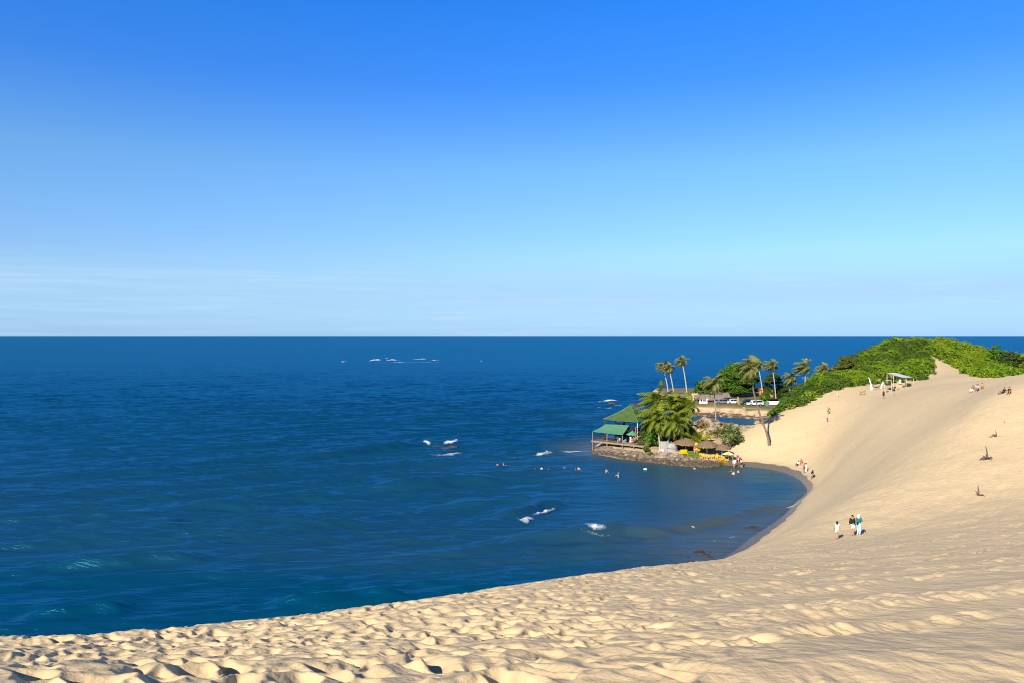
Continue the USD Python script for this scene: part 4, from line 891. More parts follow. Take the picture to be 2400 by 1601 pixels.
# ------------------------------------------------------------------ straw umbrellas and beach umbrellas
def straw(label, px, py, D, R, zt, seed, mat='thatch', post='white'):
    r = np.random.default_rng(seed); p = at(px, py, D); t = thing('straw_umbrella', label, 'umbrella', onto(p[0], p[1]))
    b = MB(); b.tube([(0, 0, -.3), (0, 0, zt)], .07, 7); part(t, 'post', b.out(), M[post], True)
    n, rings = 40, [0.02, .3, .55, .78, .96, 1.04]; mb = []
    for k, q in enumerate(rings):
        a = np.arange(n) * 2 * math.pi / n
        rr = R * q * (1 + r.uniform(-.05, .05, n) * (k > 1)); z = zt + .12 - .95 * R * .42 * q ** 1.25 + r.uniform(-.04, .04, n) * (k > 0) - (.18 + r.uniform(0, .16, n)) * (k == 5)
        mb.append(np.stack([rr * np.cos(a), rr * np.sin(a), z], 1))
    v = np.vstack(mb); i = np.arange(n * len(rings)).reshape(len(rings), n); j = np.roll(i, -1, 1)
    f = np.stack([i[:-1], i[1:], j[1:], j[:-1]], -1).reshape(-1, 4)
    th = part(t, 'thatch', (v, f), M[mat])
    s = MB()
    for k in range(150):
        a = r.uniform(0, 6.28); q = r.uniform(.35, 1.0); z0 = zt + .16 - .95 * R * .42 * q ** 1.25
        P0 = np.array([R * q * math.cos(a), R * q * math.sin(a), z0]); d = np.array([math.cos(a) * .26, math.sin(a) * .26, -.20]); w = np.array([-math.sin(a), math.cos(a), 0]) * .035
        s.add([P0 - w, P0 + w, P0 + d + w, P0 + d - w], [[0, 1, 2, 3]])
    part(th, 'straw_ends', s.out(), M[mat])
    return t
straw('straw umbrella behind the bright yellow lounger, leftmost on the grass', 1607, 1062, 156, 2.5, 2.35, 1)
straw('widest straw umbrella in the middle of the beach end, beside the folded yellow umbrella', 1657, 1074, 153, 2.25, 2.45, 2)
straw('straw umbrella at right, next to the white and yellow beach umbrella', 1692, 1077, 152, 1.7, 2.35, 3)
p = at(1707, 1079, 150); parasol('beach_umbrella', 'open white and yellow beach umbrella right of the straw umbrellas', onto(p[0], p[1]), 1.25, 1.95, .5, M['white_cloth'], mat2=M['yellow_cloth'])
p = at(1731, 1080, 149); t = thing('wooden_table', 'small brown high table behind the people at the water edge', 'table', onto(p[0], p[1]))
b = MB(); b.box((0, 0, 1.0), (.9, .6, .06)); part(t, 'table_top', b.out(), M['wood'])
for x in (-.38, .38):
    b = MB(); b.box((x, 0, .5), (.06, .5, 1.0)); part(t, 'leg', b.out(), M['wood'])
# folded yellow umbrella
p = at(1634, 1067, 153); t = thing('folded_umbrella', 'folded yellow beach umbrella standing between two straw umbrellas', 'umbrella', onto(p[0], p[1]), .3)
b = MB(); b.tube([(0, 0, -.2), (-.15, 0, 2.1)], .03, 6); part(t, 'pole', b.out(), M['white'], True)
n = 20; a = np.arange(n) * 2 * math.pi / n; v = []
for z, rr, dx in [(2.15, .03, -.17), (1.85, .28, -.12), (1.4, .45, .10), (.9, .50, .25), (.55, .36, .3), (.42, .10, .3)]:
    w = rr * (1 + .35 * np.cos(a * 5)); v.append(np.stack([dx + w * np.cos(a), w * np.sin(a) * .8, np.full(n, z) + .06 * np.cos(a * 5)], 1))
i = np.arange(6 * n).reshape(6, n); j = np.roll(i, -1, 1); part(t, 'folded_canopy', (np.vstack(v), np.stack([i[:-1], i[1:], j[1:], j[:-1]], -1).reshape(-1, 4)), M['yellow_cloth'], True)
# grass patch before the umbrellas
gr = np.random.default_rng(5); pts_ = []
for k in range(5200):
    px, py = gr.uniform(1592, 1640), gr.uniform(1063, 1078)
    if abs(px - 1615) / 25 + abs(py - 1070) / 11 > 1.25: continue
    p = at(px, py, 151.5 + (1070 - py) * .35); pts_.append((p[0], p[1]))
pts_ = np.array(pts_); gz_ = ground(pts_[:, 0], pts_[:, 1])
P = np.stack([pts_[:, 0], pts_[:, 1], gz_ + .12], 1)
gm = leaves(P, gr.normal(0, .5, P.shape) + [0, -.7, .45], .34, gr, .45)
tag(part(None, 'grass_patch', gm, M['grass']), 'patch of bright grass above the rocks in front of the straw umbrellas', 'grass', kind='stuff')
# grey wall and tank by the palm trunks
p = at(1559, 1062, 157); t = thing('grey_wall', 'low weathered grey wall between the two palm trunks', 'wall', onto(p[0], p[1], -.3), -.15)
b = MB(); b.box((0, 0, 1.0), (2.4, .25, 2.0)); b.box((0, 0, 2.03), (2.5, .32, .06)); part(t, 'panel', b.out(), M['grey_wall'])
p = at(1575, 1064, 156); t = thing('grey_tank', 'grey canvas-covered tank right of the slanting palm trunk', 'tank', onto(p[0], p[1], -.3))
mt = trimesh.creation.cylinder(1.15, 1.9, sections=28); v = np.asarray(mt.vertices).copy(); v[:, :2] *= (1 - .08 * (v[:, 2:] > 0)); v[:, 2] += .95; b = MB().add(v, mt.faces); part(t, 'drum', b.out(), M['grey_wall'], 40)
b = MB(); b.tube([(1.17 * math.cos(q), 1.17 * math.sin(q), .9) for q in np.linspace(0, 6.2832, 25)], .03, 4); part(t, 'hoop', b.out(), M['dark_wood'])

# ------------------------------------------------------------------ rocks along the point
rk = np.random.default_rng(9)
front = np.array([sea(x, y)[:2] for x, y in [(1392, 1063), (1425, 1067.5), (1460, 1074.5), (1500, 1079.5), (1537, 1083.5), (1575, 1087), (1607, 1090.5), (1650, 1093), (1684, 1093)]])
cum = np.concatenate([[0], np.cumsum(np.hypot(*np.diff(front, axis=0).T))])
def along(u): return np.array([np.interp(u * cum[-1], cum, front[:, 0]), np.interp(u * cum[-1], cum, front[:, 1])])
wall = thing('rock_bank', 'bank of grey and brown boulders along the water below the restaurant', 'rocks', (0, 0, 0))
small = MB(); small_wet = MB()
nr_ = 0
for k in range(1500):
    u = rk.uniform(0, 1); up = rk.uniform(-.35, .72)
    c2 = along(u); width = np.interp(u, [0, .1, .3, .7, .93, 1], [2.8, 3.6, 3.6, 4.4, 3.4, .9])
    x, y = c2[0] + rk.normal(0, .1) + up * width * .25, c2[1] + up * width
    s = rk.uniform(.22, .62) ** 1.0 * (1.2 if k < 290 else .75)
    z = float(ground(x, y)) + s * .25
    if z < -.35: continue
    v, f = blob((x, y, z), (s * rk.uniform(.8, 1.3), s * rk.uniform(.7, 1.1), s * rk.uniform(.6, .9)), rk, .35, trimesh.creation.icosphere(subdivisions=1))
    wet = z < .38
    if nr_ < 290 and k < 400:
        part(wall, 'boulder', (v, f), M['stone_wet'] if wet else (M['stone_pale'] if rk.uniform() < .3 else M['stone'])); nr_ += 1
    else: (small_wet if wet else small).add(v, f)
part(wall, 'rubble', small.out(), M['stone'], kind='stuff'); part(wall, 'wet_rubble', small_wet.out(), M['stone_wet'], kind='stuff')
# outcrops on the knoll
kr = np.random.default_rng(19); out_ = thing('knoll_outcrop', 'pale weathered rock outcrop on the knoll above the straw umbrellas', 'rock', (KNOLL[0], KNOLL[1], 0))
for k in range(46):
    x, y = KNOLL[0] + kr.normal(1.5, 3.6), KNOLL[1] + kr.uniform(-6, 0); s = kr.uniform(.4, 1.1)
    v, f = blob((x, y, float(ground(x, y)) + s * .15), (s, s * .9, s * .8), kr, .5, ICO2); part(out_, 'boulder', (v - [KNOLL[0], KNOLL[1], 0], f), M['stone_pale'], 35)
# rocks in the shallows
for k, (px, py, s, lab) in enumerate([(1640, 1296, .55, 'largest brown rock in the shallows close to the near sand crest'), (1766, 1237, .5, 'brown rock in the shallows off the middle of the curved beach'), (1405, 1327, .42, 'dark rock awash just beyond the sand crest, left of the shallows'), (765, 1130, .7, 'small dark rock alone in the open water at left'),
        (1612, 1309, .4, 'flat dark rock nearest the sand crest'), (1655, 1301, .3, 'small dark rock beside the largest brown rock'), (1622, 1316, .35, 'dark rock half hidden by the sand crest'), (1664, 1307, .35, 'dark rock right of the flat rocks by the sand crest'), (1596, 1302, .35, 'low dark rock left of the largest brown rock'), (1712, 1252, .3, 'tiny dark rock out in the bay left of the brown rock'), (1515, 1312, .35, 'low dark rock between the awash rock and the shallows')]):
    r = np.random.default_rng(200 + k); c = sea(px, py)
    t = thing('sea_rock', lab, 'rock', (c[0], c[1], -.05))
    for m in range(4):
        a = r.uniform(0, 6.28); d = 0 if m == 0 else s * r.uniform(.8, 1.6)
        part(t, 'lump', blob((math.cos(a) * d * 1.4, math.sin(a) * d, 0), np.array([1.3, .9, .42]) * s * (1 if m == 0 else r.uniform(.35, .6)), r, .3, ICO2), M['weed'], True)
for k, (x0, x1, py, lab) in enumerate([(1432, 1516, 952.5, 'long dark flat reef behind the green pyramid roof'), (1412, 1434, 944.5, 'small dark reef under the white breakers left of the long reef'), (1022, 1062, 1049.5, 'brown rock awash under the breaking wave out in the bay'), (1398, 1420, 959.5, 'dark reef rocks left of the long reef, nearest to the roof')]):
    r = np.random.default_rng(240 + k); a, bq = sea(x0, py), sea(x1, py - (1 if k == 0 else 0)); t = thing('reef', lab, 'reef', ((a[0] + bq[0]) / 2, (a[1] + bq[1]) / 2, -.1))
    L = np.hypot(*(bq - a)[:2]); h = [.75, .5, .35, .4][k]
    for m in range(max(4, int(L / 1.6))):
        part(t, 'slab', blob((r.uniform(-.5, .5) * L, r.uniform(-2.5, 2.5) * (1.6 if k == 0 else .6), 0), (r.uniform(1.0, 2.2), r.uniform(.8, 2.0), h * r.uniform(.5, 1.1)), r, .3, ICO2), M['reef'], True)

# ------------------------------------------------------------------ sea foam: breaking crests and lace along the shore
fm = MB(); fcov = []; fr_ = np.random.default_rng(13)
def foam(pts, width, h, dens=.5, res=.16):
    P = np.array([sea(*p)[:2] for p in pts]); s = np.concatenate([[0], np.cumsum(np.hypot(*np.diff(P, axis=0).T))]); L = s[-1]
    nu, nv = max(6, int(L / res)), max(7, int(width * 2 / res))
    if nu * nv > 30000: f = math.sqrt(30000 / (nu * nv)); nu, nv = int(nu * f), int(nv * f)
    u, v = np.meshgrid(np.linspace(0, 1, nu), np.linspace(-1, 1, nv), indexing='ij')
    cx, cy = np.interp(u * L, s, P[:, 0]), np.interp(u * L, s, P[:, 1])
    dx, dy = np.gradient(np.interp(np.linspace(0, L, nu), s, P[:, 0])), np.gradient(np.interp(np.linspace(0, L, nu), s, P[:, 1]))
    ln = np.hypot(dx, dy) + 1e-9; nx, ny = (-dy / ln)[:, None], (dx / ln)[:, None]
    sc = 1.0 / max(.35, width)
    q = np.stack([u * L * sc, v * width * sc, 0 * u + fr_.uniform(0, 99)], -1)
    wob = (meshkit.fbm(q * .8, 3, 3) - .5) * 1.6 * width
    x, y = cx + nx * (v * width + wob), cy + ny * (v * width + wob)
    n1 = meshkit.fbm(q * np.array([1.1, 1.6, 1]), 4, 8)
    env = (1 - v ** 2) * np.sin(math.pi * np.clip(u, .001, .999)) ** .5
    cov = np.clip(env * (.45 + 1.0 * n1) * (.25 + dens * .8) - (1 - dens) * .45 - .10, 0, 1)
    z = wave_z(x.ravel(), y.ravel()).reshape(x.shape) * smooth01(-ground(x, y), -.1, 1.2) + .03 + h * env * (.2 + 1.4 * n1) * (1 - .4 * v)
    z = np.maximum(z, ground(x, y) + .02)
    i = np.arange(x.size).reshape(x.shape); k = np.stack([i[:-1, :-1], i[1:, :-1], i[1:, 1:], i[:-1, 1:]], -1).reshape(-1, 4)
    k = k[(cov.ravel()[k] > .01).any(1)]
    if len(k):
        uu, inv = np.unique(k, return_inverse=True); fm.add(np.stack([x.ravel(), y.ravel(), z.ravel()], 1)[uu], inv.reshape(k.shape)); fcov.append(cov.ravel()[uu])
for pts, w, h, d in [([(840, 851), (960, 850.5), (1090, 851)], 4, .3, .5), ([(868, 849), (892, 847.5)], 5, 1.7, .75), ([(903, 848.5), (920, 846.5), (937, 848.5)], 4, 1.3, .7), ([(968, 846), (1002, 844.5)], 5, 1.6, .72), ([(1005, 847.5), (1032, 846.5)], 4, 1.2, .7), ([(900, 843), (912, 843)], 3, .8, .6), ([(1030, 849), (1085, 849.5)], 3, .4, .35), ([(750, 848), (830, 846)], 3, .4, .3), ([(1126, 849), (1130, 849)], 2, 1.2, .9), ([(800, 850), (812, 849)], 3, .6, .6)]:
    foam(pts, w, h, d, .5)
for pts, w, h, d in [([(985, 1052), (1040, 1053), (1085, 1049)], .8, .03, .45), ([(975, 1076), (1040, 1078), (1105, 1069)], 1.0, .03, .45), ([(1190, 1214), (1235, 1224), (1260, 1220)], .6, .03, .45), ([(1330, 1265), (1380, 1267), (1450, 1265)], .4, .04, .5), ([(1160, 1084), (1230, 1080), (1300, 1071), (1390, 1065)], .6, .03, .4), ([(990, 1045), (1012, 1047)], .9, .35, .7), ([(1034, 1047), (1055, 1045), (1076, 1042.5)], .9, .4, .75), ([(995, 1070), (1020, 1072), (1060, 1068), (1096, 1061)], 1.7, .35, .62),
        ([(1180, 1079), (1210, 1076), (1237, 1071)], .6, .15, .55), ([(1232, 1071), (1262, 1066), (1300, 1062.5)], .7, .2, .7), ([(1298, 1062), (1345, 1061), (1392, 1059)], .7, .25, .72),
        ([(1222, 1228), (1236, 1221), (1247, 1217)], 1.0, .45, .85), ([(1245, 1216), (1272, 1209), (1302, 1193)], .75, .40, .8), ([(1212, 1203), (1250, 1199), (1285, 1200)], .9, .03, .42), ([(1364, 1262), (1395, 1263), (1428, 1260.5)], .55, .25, .75), ([(1618, 1241), (1632, 1241)], .3, .12, .7),
        ([(1838, 1196), (1852, 1191), (1868, 1186), (1884, 1178)], .45, .16, .72), ([(1886, 1176), (1895, 1166), (1896, 1155)], .35, .05, .6), ([(1895, 1150), (1880, 1158), (1872, 1150)], .35, .03, .45),
        ([(1392, 1067), (1425, 1071), (1442, 1074), (1464, 1079)], .55, .12, .75), ([(1417, 944), (1432, 942.5), (1452, 943)], 2.6, .7, .85), ([(1403, 945), (1414, 944)], 1.6, .3, .7), ([(1436, 955), (1460, 953.5)], 1.4, .4, .85), ([(1414, 961), (1440, 959)], 1.4, .4, .7), ([(1394, 960), (1412, 959.5)], 1.2, .3, .6), ([(1496, 953.5), (1514, 955)], 1.5, .2, .7),
        ([(1700, 1265), (1722, 1259), (1728, 1255)], .3, .04, .6), ([(1670, 1273), (1680, 1271)], .22, .04, .6), ([(1604, 1300), (1624, 1299)], .25, .05, .5), ([(1882, 845), (1895, 844)], 4, .8, .8), ([(1866, 889), (1898, 886)], 1.5, .3, .5)]:
    foam(pts, w, h, d)
fp = part(None, 'sea_foam', fm.out(), M['foam'], True)
UsdGeom.PrimvarsAPI(fp).CreatePrimvar('cover', Sdf.ValueTypeNames.FloatArray, 'vertex').Set(Vt.FloatArray.FromNumpy(np.concatenate(fcov).astype(np.float32)))
tag(fp, 'white foam of breaking waves and lace along the shore', 'foam', kind='stuff')
# ------------------------------------------------------------------ people
SKIN = {k: simple('skin_' + k, c, 0.55, 0.3) for k, c in {'tan': (0.34, 0.19, 0.115), 'brown': (0.24, 0.12, 0.07), 'fair': (0.46, 0.28, 0.20), 'dark': (0.11, 0.06, 0.04)}.items()}
CL = {k: simple('cloth_' + k, c, 0.85, 0.1) for k, c in {'black': (0.018, 0.018, 0.02), 'white': (0.78, 0.78, 0.78), 'pink': (0.72, 0.45, 0.45), 'teal': (0.015, 0.14, 0.14), 'sky': (0.35, 0.58, 0.68), 'magenta': (0.62, 0.02, 0.16), 'red': (0.55, 0.06, 0.05), 'blue': (0.08, 0.09, 0.34),
        'grey': (0.30, 0.30, 0.33), 'maroon': (0.14, 0.03, 0.03), 'denim': (0.60, 0.62, 0.60), 'brown': (0.20, 0.11, 0.06), 'navy': (0.02, 0.03, 0.09)}.items()}
HAIR = {'black': simple('hair_black', (0.012, 0.010, 0.010), 0.6, 0.3), 'brown': simple('hair_brown', (0.06, 0.035, 0.02), 0.6, 0.3)}
def ball(c, r, seg=10): return Manifold.sphere(r, seg).translate([float(x) for x in c])
def bone(a, b, ra, rb, seg=10): return Manifold.batch_hull([ball(a, ra, seg), ball(b, rb, seg)])
def hull(*s): return Manifold.batch_hull([ball(c, r) for c, r in s])
POSE = dict(hipL=(-.085, 0, .92), hipR=(.085, 0, .92), kneeL=(-.095, -.02, .49), kneeR=(.095, -.02, .49), ankL=(-.095, .03, .08), ankR=(.095, .03, .08), waist=(0, 0, 1.06), chest=(0, 0, 1.28),
            shL=(-.175, .01, 1.41), shR=(.175, .01, 1.41), elL=(-.225, .03, 1.12), elR=(.225, .03, 1.12), wrL=(-.225, -.05, .88), wrR=(.225, -.05, .88), neck=(0, 0, 1.47), head=(0, -.015, 1.60))
# the figure faces -y; poses give the joints that differ
POSES = {
    'stand': {}, 'walk': dict(kneeL=(-.09, -.14, .50), ankL=(-.09, -.12, .09), kneeR=(.09, .04, .49), ankR=(.09, .22, .10), wrL=(-.24, .08, .88), wrR=(.24, -.16, .92)),
    'hold': dict(elR=(.22, -.10, 1.16), wrR=(.08, -.26, 1.22), elL=(-.23, 0, 1.13), wrL=(-.22, -.10, .88)),
    'reach': dict(elL=(-.28, -.20, 1.26), wrL=(-.30, -.44, 1.30), elR=(.26, -.18, 1.26), wrR=(.28, -.42, 1.28)),
    'arm_up': dict(elL=(-.40, -.05, 1.42), wrL=(-.56, -.12, 1.62), elR=(.25, 0, 1.13), wrR=(.22, -.1, .9)),
    'lean': dict(waist=(0, -.06, 1.04), chest=(0, -.14, 1.24), shL=(-.175, -.18, 1.36), shR=(.175, -.18, 1.36), neck=(0, -.22, 1.42), head=(0, -.27, 1.53), elL=(-.22, -.22, 1.08), elR=(.22, -.22, 1.08), wrL=(-.2, -.3, .84), wrR=(.2, -.3, .84)),
    'sit': dict(hipL=(-.09, 0, .12), hipR=(.09, 0, .12), kneeL=(-.12, -.36, .42), kneeR=(.12, -.36, .42), ankL=(-.12, -.62, .07), ankR=(.12, -.62, .07), waist=(0, .03, .27), chest=(0, .02, .48), shL=(-.175, .01, .61), shR=(.175, .01, .61), neck=(0, 0, .67), head=(0, -.02, .80),
                elL=(-.23, -.16, .44), elR=(.23, -.16, .44), wrL=(-.13, -.38, .46), wrR=(.13, -.38, .46)),
    'recline': dict(hipL=(-.09, 0, .12), hipR=(.09, 0, .12), kneeL=(-.12, -.36, .36), kneeR=(.12, -.43, .14), ankL=(-.12, -.64, .07), ankR=(.12, -.86, .07), waist=(0, .08, .24), chest=(0, .22, .42), shL=(-.175, .29, .53), shR=(.175, .29, .53), neck=(0, .32, .59), head=(0, .32, .72),
                elL=(-.26, .42, .30), elR=(.26, .42, .30), wrL=(-.28, .50, .05), wrR=(.28, .50, .05)),
    'crouch': dict(hipL=(-.09, .18, .52), hipR=(.09, .18, .52), kneeL=(-.14, -.22, .52), kneeR=(.16, -.12, .46), ankL=(-.12, -.02, .08), ankR=(.16, .22, .10), waist=(0, .10, .66), chest=(0, -.06, .86), shL=(-.175, -.10, .98), shR=(.175, -.10, .98), neck=(0, -.13, 1.03), head=(0, -.17, 1.15),
                elL=(-.42, -.06, 1.10), wrL=(-.40, -.10, 1.34), elR=(.40, -.16, .92), wrR=(.50, -.34, .86)),
    'swim': dict(elL=(-.27, -.10, 1.16), elR=(.27, -.10, 1.16), wrL=(-.30, -.34, 1.10), wrR=(.30, -.34, 1.10)),
}
def person(label, loc3, rz, h=1.68, pose='stand', skin='tan', hair='black', top=None, bottom=None, sleeves='short', legs='short', hat=None, bag=None, dress=None, long_hair=False, hand=None, group=None, fine=True, extra=None, name='person'):
    J = {k: np.array(v, float) for k, v in {**POSE, **POSES[pose]}.items()}
    t = thing(name, label, 'person', loc3, rz, group, scale=h / 1.72)
    hd, nk = J['head'], J['neck']
    B = [bone(J['hipL'], J['kneeL'], .085, .056), bone(J['hipR'], J['kneeR'], .085, .056), bone(J['kneeL'], J['ankL'], .056, .036), bone(J['kneeR'], J['ankR'], .056, .036),
         hull((J['hipL'], .095), (J['hipR'], .095), (J['waist'], .10)), hull((J['waist'] + [-.05, 0, 0], .085), (J['waist'] + [.05, 0, 0], .085), (J['chest'] + [-.09, 0, 0], .095), (J['chest'] + [.09, 0, 0], .095)),
         hull((J['chest'] + [-.09, 0, 0], .095), (J['chest'] + [.09, 0, 0], .095), (J['shL'] + [.03, 0, 0], .06), (J['shR'] - [.03, 0, 0], .06), (nk, .05)),
         bone(nk, hd, .05, .055), bone(J['shL'], J['elL'], .05, .038), bone(J['shR'], J['elR'], .05, .038), bone(J['elL'], J['wrL'], .038, .026), bone(J['elR'], J['wrR'], .038, .026),
         hull((hd + [0, .012, .03], .092), (hd + [0, -.02, -.055], .062), (hd + [0, -.055, -.075], .032)), bone(hd + [0, -.088, .0], hd + [0, -.104, -.03], .009, .014, 6),
         ball(hd + [-.092, .01, -.01], .022, 6), ball(hd + [.092, .01, -.01], .022, 6), bone(hd + [-.02, -.088, -.058], hd + [.02, -.088, -.058], .010, .010, 6)]
    for s, an in ((-1, J['ankL']), (1, J['ankR'])):
        toe = an + [s * .03, -.16, -.045]; B.append(hull((an, .036), (an + [0, .03, -.04], .032), (toe, .026), (toe + [s * .02, .05, 0], .028)))
    for s, el, wr in ((-1, J['elL'], J['wrL']), (1, J['elR'], J['wrR'])):
        d = unit(wr - el); sd = unit(np.cross(d, [0.3, 1, .2])); palm_ = wr + d * .085
        B.append(hull((wr, .024), (palm_ + sd * .028, .015), (palm_ - sd * .028, .015)))
        cu = np.array([0, -.35, 0]) + d
        for q, ln in ((-.031, .058), (-.010, .072), (.011, .076), (.031, .066)):
            r0 = palm_ + sd * q; m1 = r0 + d * ln * .5; B.append(Manifold.batch_hull([ball(r0, .0095, 6), ball(m1, .0085, 6)])); B.append(Manifold.batch_hull([ball(m1, .0085, 6), ball(m1 + unit(cu) * ln * .5, .0075, 6)]))
        th0 = wr + d * .03 + sd * .026; th1 = th0 + d * .03 + sd * .028; B.append(Manifold.batch_hull([ball(th0, .012, 6), ball(th1, .010, 6)])); B.append(Manifold.batch_hull([ball(th1, .010, 6), ball(th1 + d * .032, .008, 6)]))
    body = Manifold.batch_boolean(B, manifold3d.OpType.Add)
    mm = body.to_mesh(); tm = trimesh.Trimesh(mm.vert_properties[:, :3], mm.tri_verts, process=True)
    if fine:
        body = body.refine_to_length(.05); mm = body.to_mesh(); tm = trimesh.Trimesh(mm.vert_properties[:, :3], mm.tri_verts, process=True)
        keep = tm.vertices.copy(); trimesh.smoothing.filter_taubin(tm, iterations=6)
        for wr in (J['wrL'], J['wrR']):
            w = np.linalg.norm(keep - wr, axis=1) < .22; tm.vertices[w] = keep[w]
    bd = part(t, 'body', tm, SKIN[skin], True)
    for s in (-1, 1):
        e = Manifold.sphere(.011, 8).translate([float(x) for x in hd + [s * .034, -.086, .005]]); part(t, 'eye', e, HAIR['black'], True)
    if hair:
        hm = hull((hd + [0, .02, .045], .094), (hd + [0, .045, -.02], .080), (hd + [0, -.045, .085], .05))
        if long_hair: hm = hm + hull((hd + [0, .05, .0], .085), (hd + [-.05, .06, -.17], .06), (hd + [.05, .06, -.17], .06)) + hull((hd + [-.085, .02, .0], .035), (hd + [.085, .02, .0], .035), (hd + [0, .06, .02], .09))
        part(t, 'hair', hm, HAIR[hair], True)
    if top:
        g = [hull((J['waist'] + [-.06, 0, -.03], .10), (J['waist'] + [.06, 0, -.03], .10), (J['chest'] + [-.09, 0, 0], .107), (J['chest'] + [.09, 0, 0], .107)), hull((J['chest'] + [-.09, 0, 0], .107), (J['chest'] + [.09, 0, 0], .107), (J['shL'] + [.02, 0, 0], .068), (J['shR'] - [.02, 0, 0], .068))]
        for a, b_, c_ in (('shL', 'elL', 'wrL'), ('shR', 'elR', 'wrR')):
            if sleeves != 'none': g.append(bone(J[a], J[a] * .35 + J[b_] * .65 if sleeves == 'short' else J[b_], .064, .052))
            if sleeves == 'long': g.append(bone(J[b_], J[b_] * .1 + J[c_] * .9, .052, .036))
        part(t, 'top', Manifold.batch_boolean(g, manifold3d.OpType.Add), CL[top], 50)
    if bottom:
        g = [hull((J['hipL'], .105), (J['hipR'], .105), (J['waist'] + [0, 0, -.02], .108))]
        for a, b_, c_ in (('hipL', 'kneeL', 'ankL'), ('hipR', 'kneeR', 'ankR')):
            f = {'brief': .08, 'short': .55, 'long': 1.0}[legs]
            g.append(bone(J[a], J[a] * (1 - f) + J[b_] * f, .10, .085 if f < 1 else .075))
            if legs == 'long': g.append(bone(J[b_], J[b_] * .2 + J[c_] * .8, .075, .06))
        part(t, 'trousers' if legs == 'long' else 'shorts', Manifold.batch_boolean(g, manifold3d.OpType.Add), CL[bottom], 50)
    if dress:
        g = [hull((J['waist'] + [-.05, 0, 0], .10), (J['waist'] + [.05, 0, 0], .10), (J['chest'] + [-.09, 0, 0], .107), (J['chest'] + [.09, 0, 0], .107)), hull((J['chest'] + [-.09, 0, 0], .107), (J['chest'] + [.09, 0, 0], .107), (J['shL'] + [.02, 0, 0], .066), (J['shR'] - [.02, 0, 0], .066)),
             hull((J['waist'], .12), (J['kneeL'] + [-.08, .02, -.18], .07), (J['kneeR'] + [.08, .02, -.18], .07), (J['kneeL'] + [0, -.08, -.18], .06), (J['kneeR'] + [0, .12, -.18], .06))]
        part(t, 'dress', Manifold.batch_boolean(g, manifold3d.OpType.Add), CL[dress], 50)
    if hat:
        br = Manifold.cylinder(.015, .19, .20, 18).translate([float(x) for x in hd + [0, 0, .055]]) + hull((hd + [0, .005, .07], .10), (hd + [0, .005, .10], .085)); part(t, 'hat', br, CL[hat], 40)
    if hand: part(t, *hand)
    if bag:
        s = J['wrR']; bg = trimesh.creation.box((.16, .30, .30)); bg.apply_translation(s + [.04, 0, -.24]); b = MB().mesh(bg); b.tube([s + [.04, -.12, -.1], s + [.0, 0, .0], s + [.04, .12, -.1]], .012, 4)
        part(t, 'bag', b.out(), CL[bag])
    if extra: extra(t, J, hd)
    return t
def stand_at(px, py, dz=0.0, D=None):
    if D is None: p = hit(px, py)
    else: p = at(px, py, D)
    return (p[0], p[1], float(ground(p[0], p[1])) + dz)
TOCAM = 0.0   # facing the camera
# the three walkers on the slope over the bay
person('dark-haired person in white top and pale pink shorts, walking alone, seen from behind', stand_at(1962, 1263), 2.8, 1.32, 'walk', 'tan', 'black', 'white', 'pink', 'none', 'short', long_hair=True)
def sunglasses(t, J, hd):
    b = MB(); b.box(hd + [0, -.096, .008], (.15, .02, .035)); part(t, 'sunglasses', b.out(), CL['black'])
    part(t, 'belt_bag', hull((J['waist'] + [-.05, -.12, -.08], .035), (J['waist'] + [.06, -.12, -.10], .035)), CL['brown'], True)
person('person in black long-sleeved top, sunglasses and white shorts, facing the view', stand_at(1998, 1257), .1, 1.62, 'stand', 'tan', 'black', 'black', 'denim', 'long', 'short', extra=sunglasses)
def scarf(t, J, hd):
    part(t, 'headscarf', hull((hd + [0, .02, .05], .105), (hd + [0, .04, -.06], .09), (hd + [-.07, .05, -.20], .06), (hd + [-.12, .0, -.32], .05)), CL['white'], True)
    part(t, 'shoulder_bag', hull((J['wrL'] + [0, -.05, .22], .06), (J['wrL'] + [-.06, -.05, .12], .06)), CL['black'], True)
person('person in white headscarf, dark teal jacket and light blue trousers beside the black-topped walker', stand_at(2013, 1256), .25, 1.64, 'hold', 'fair', None, 'teal', 'sky', 'long', 'long', extra=scarf)
# at the water's edge by the straw umbrellas
person('person in long white shirt standing in the shallows with back turned, before the straw umbrellas', stand_at(1721, 1095, -.05, 146.5), 3.0, 1.74, 'stand', 'tan', 'brown', 'white', 'denim', 'long', 'brief')
person('dark-haired person in pink top behind the white-shirted wader', stand_at(1718, 1086, 0, 149.5), .5, 1.68, 'hold', 'tan', 'black', 'pink', 'navy')
person('person in magenta top and white hat standing on the sand by the brown table', stand_at(1729, 1085, 0, 149), 2.6, 1.72, 'stand', 'fair', 'brown', 'magenta', 'white', hat='white')
person('person with bare back and black shorts at the water edge, right of the magenta top', stand_at(1738, 1096, 0, 146.2), 2.9, 1.76, 'lean', 'fair', 'black', None, 'black', bag='black')
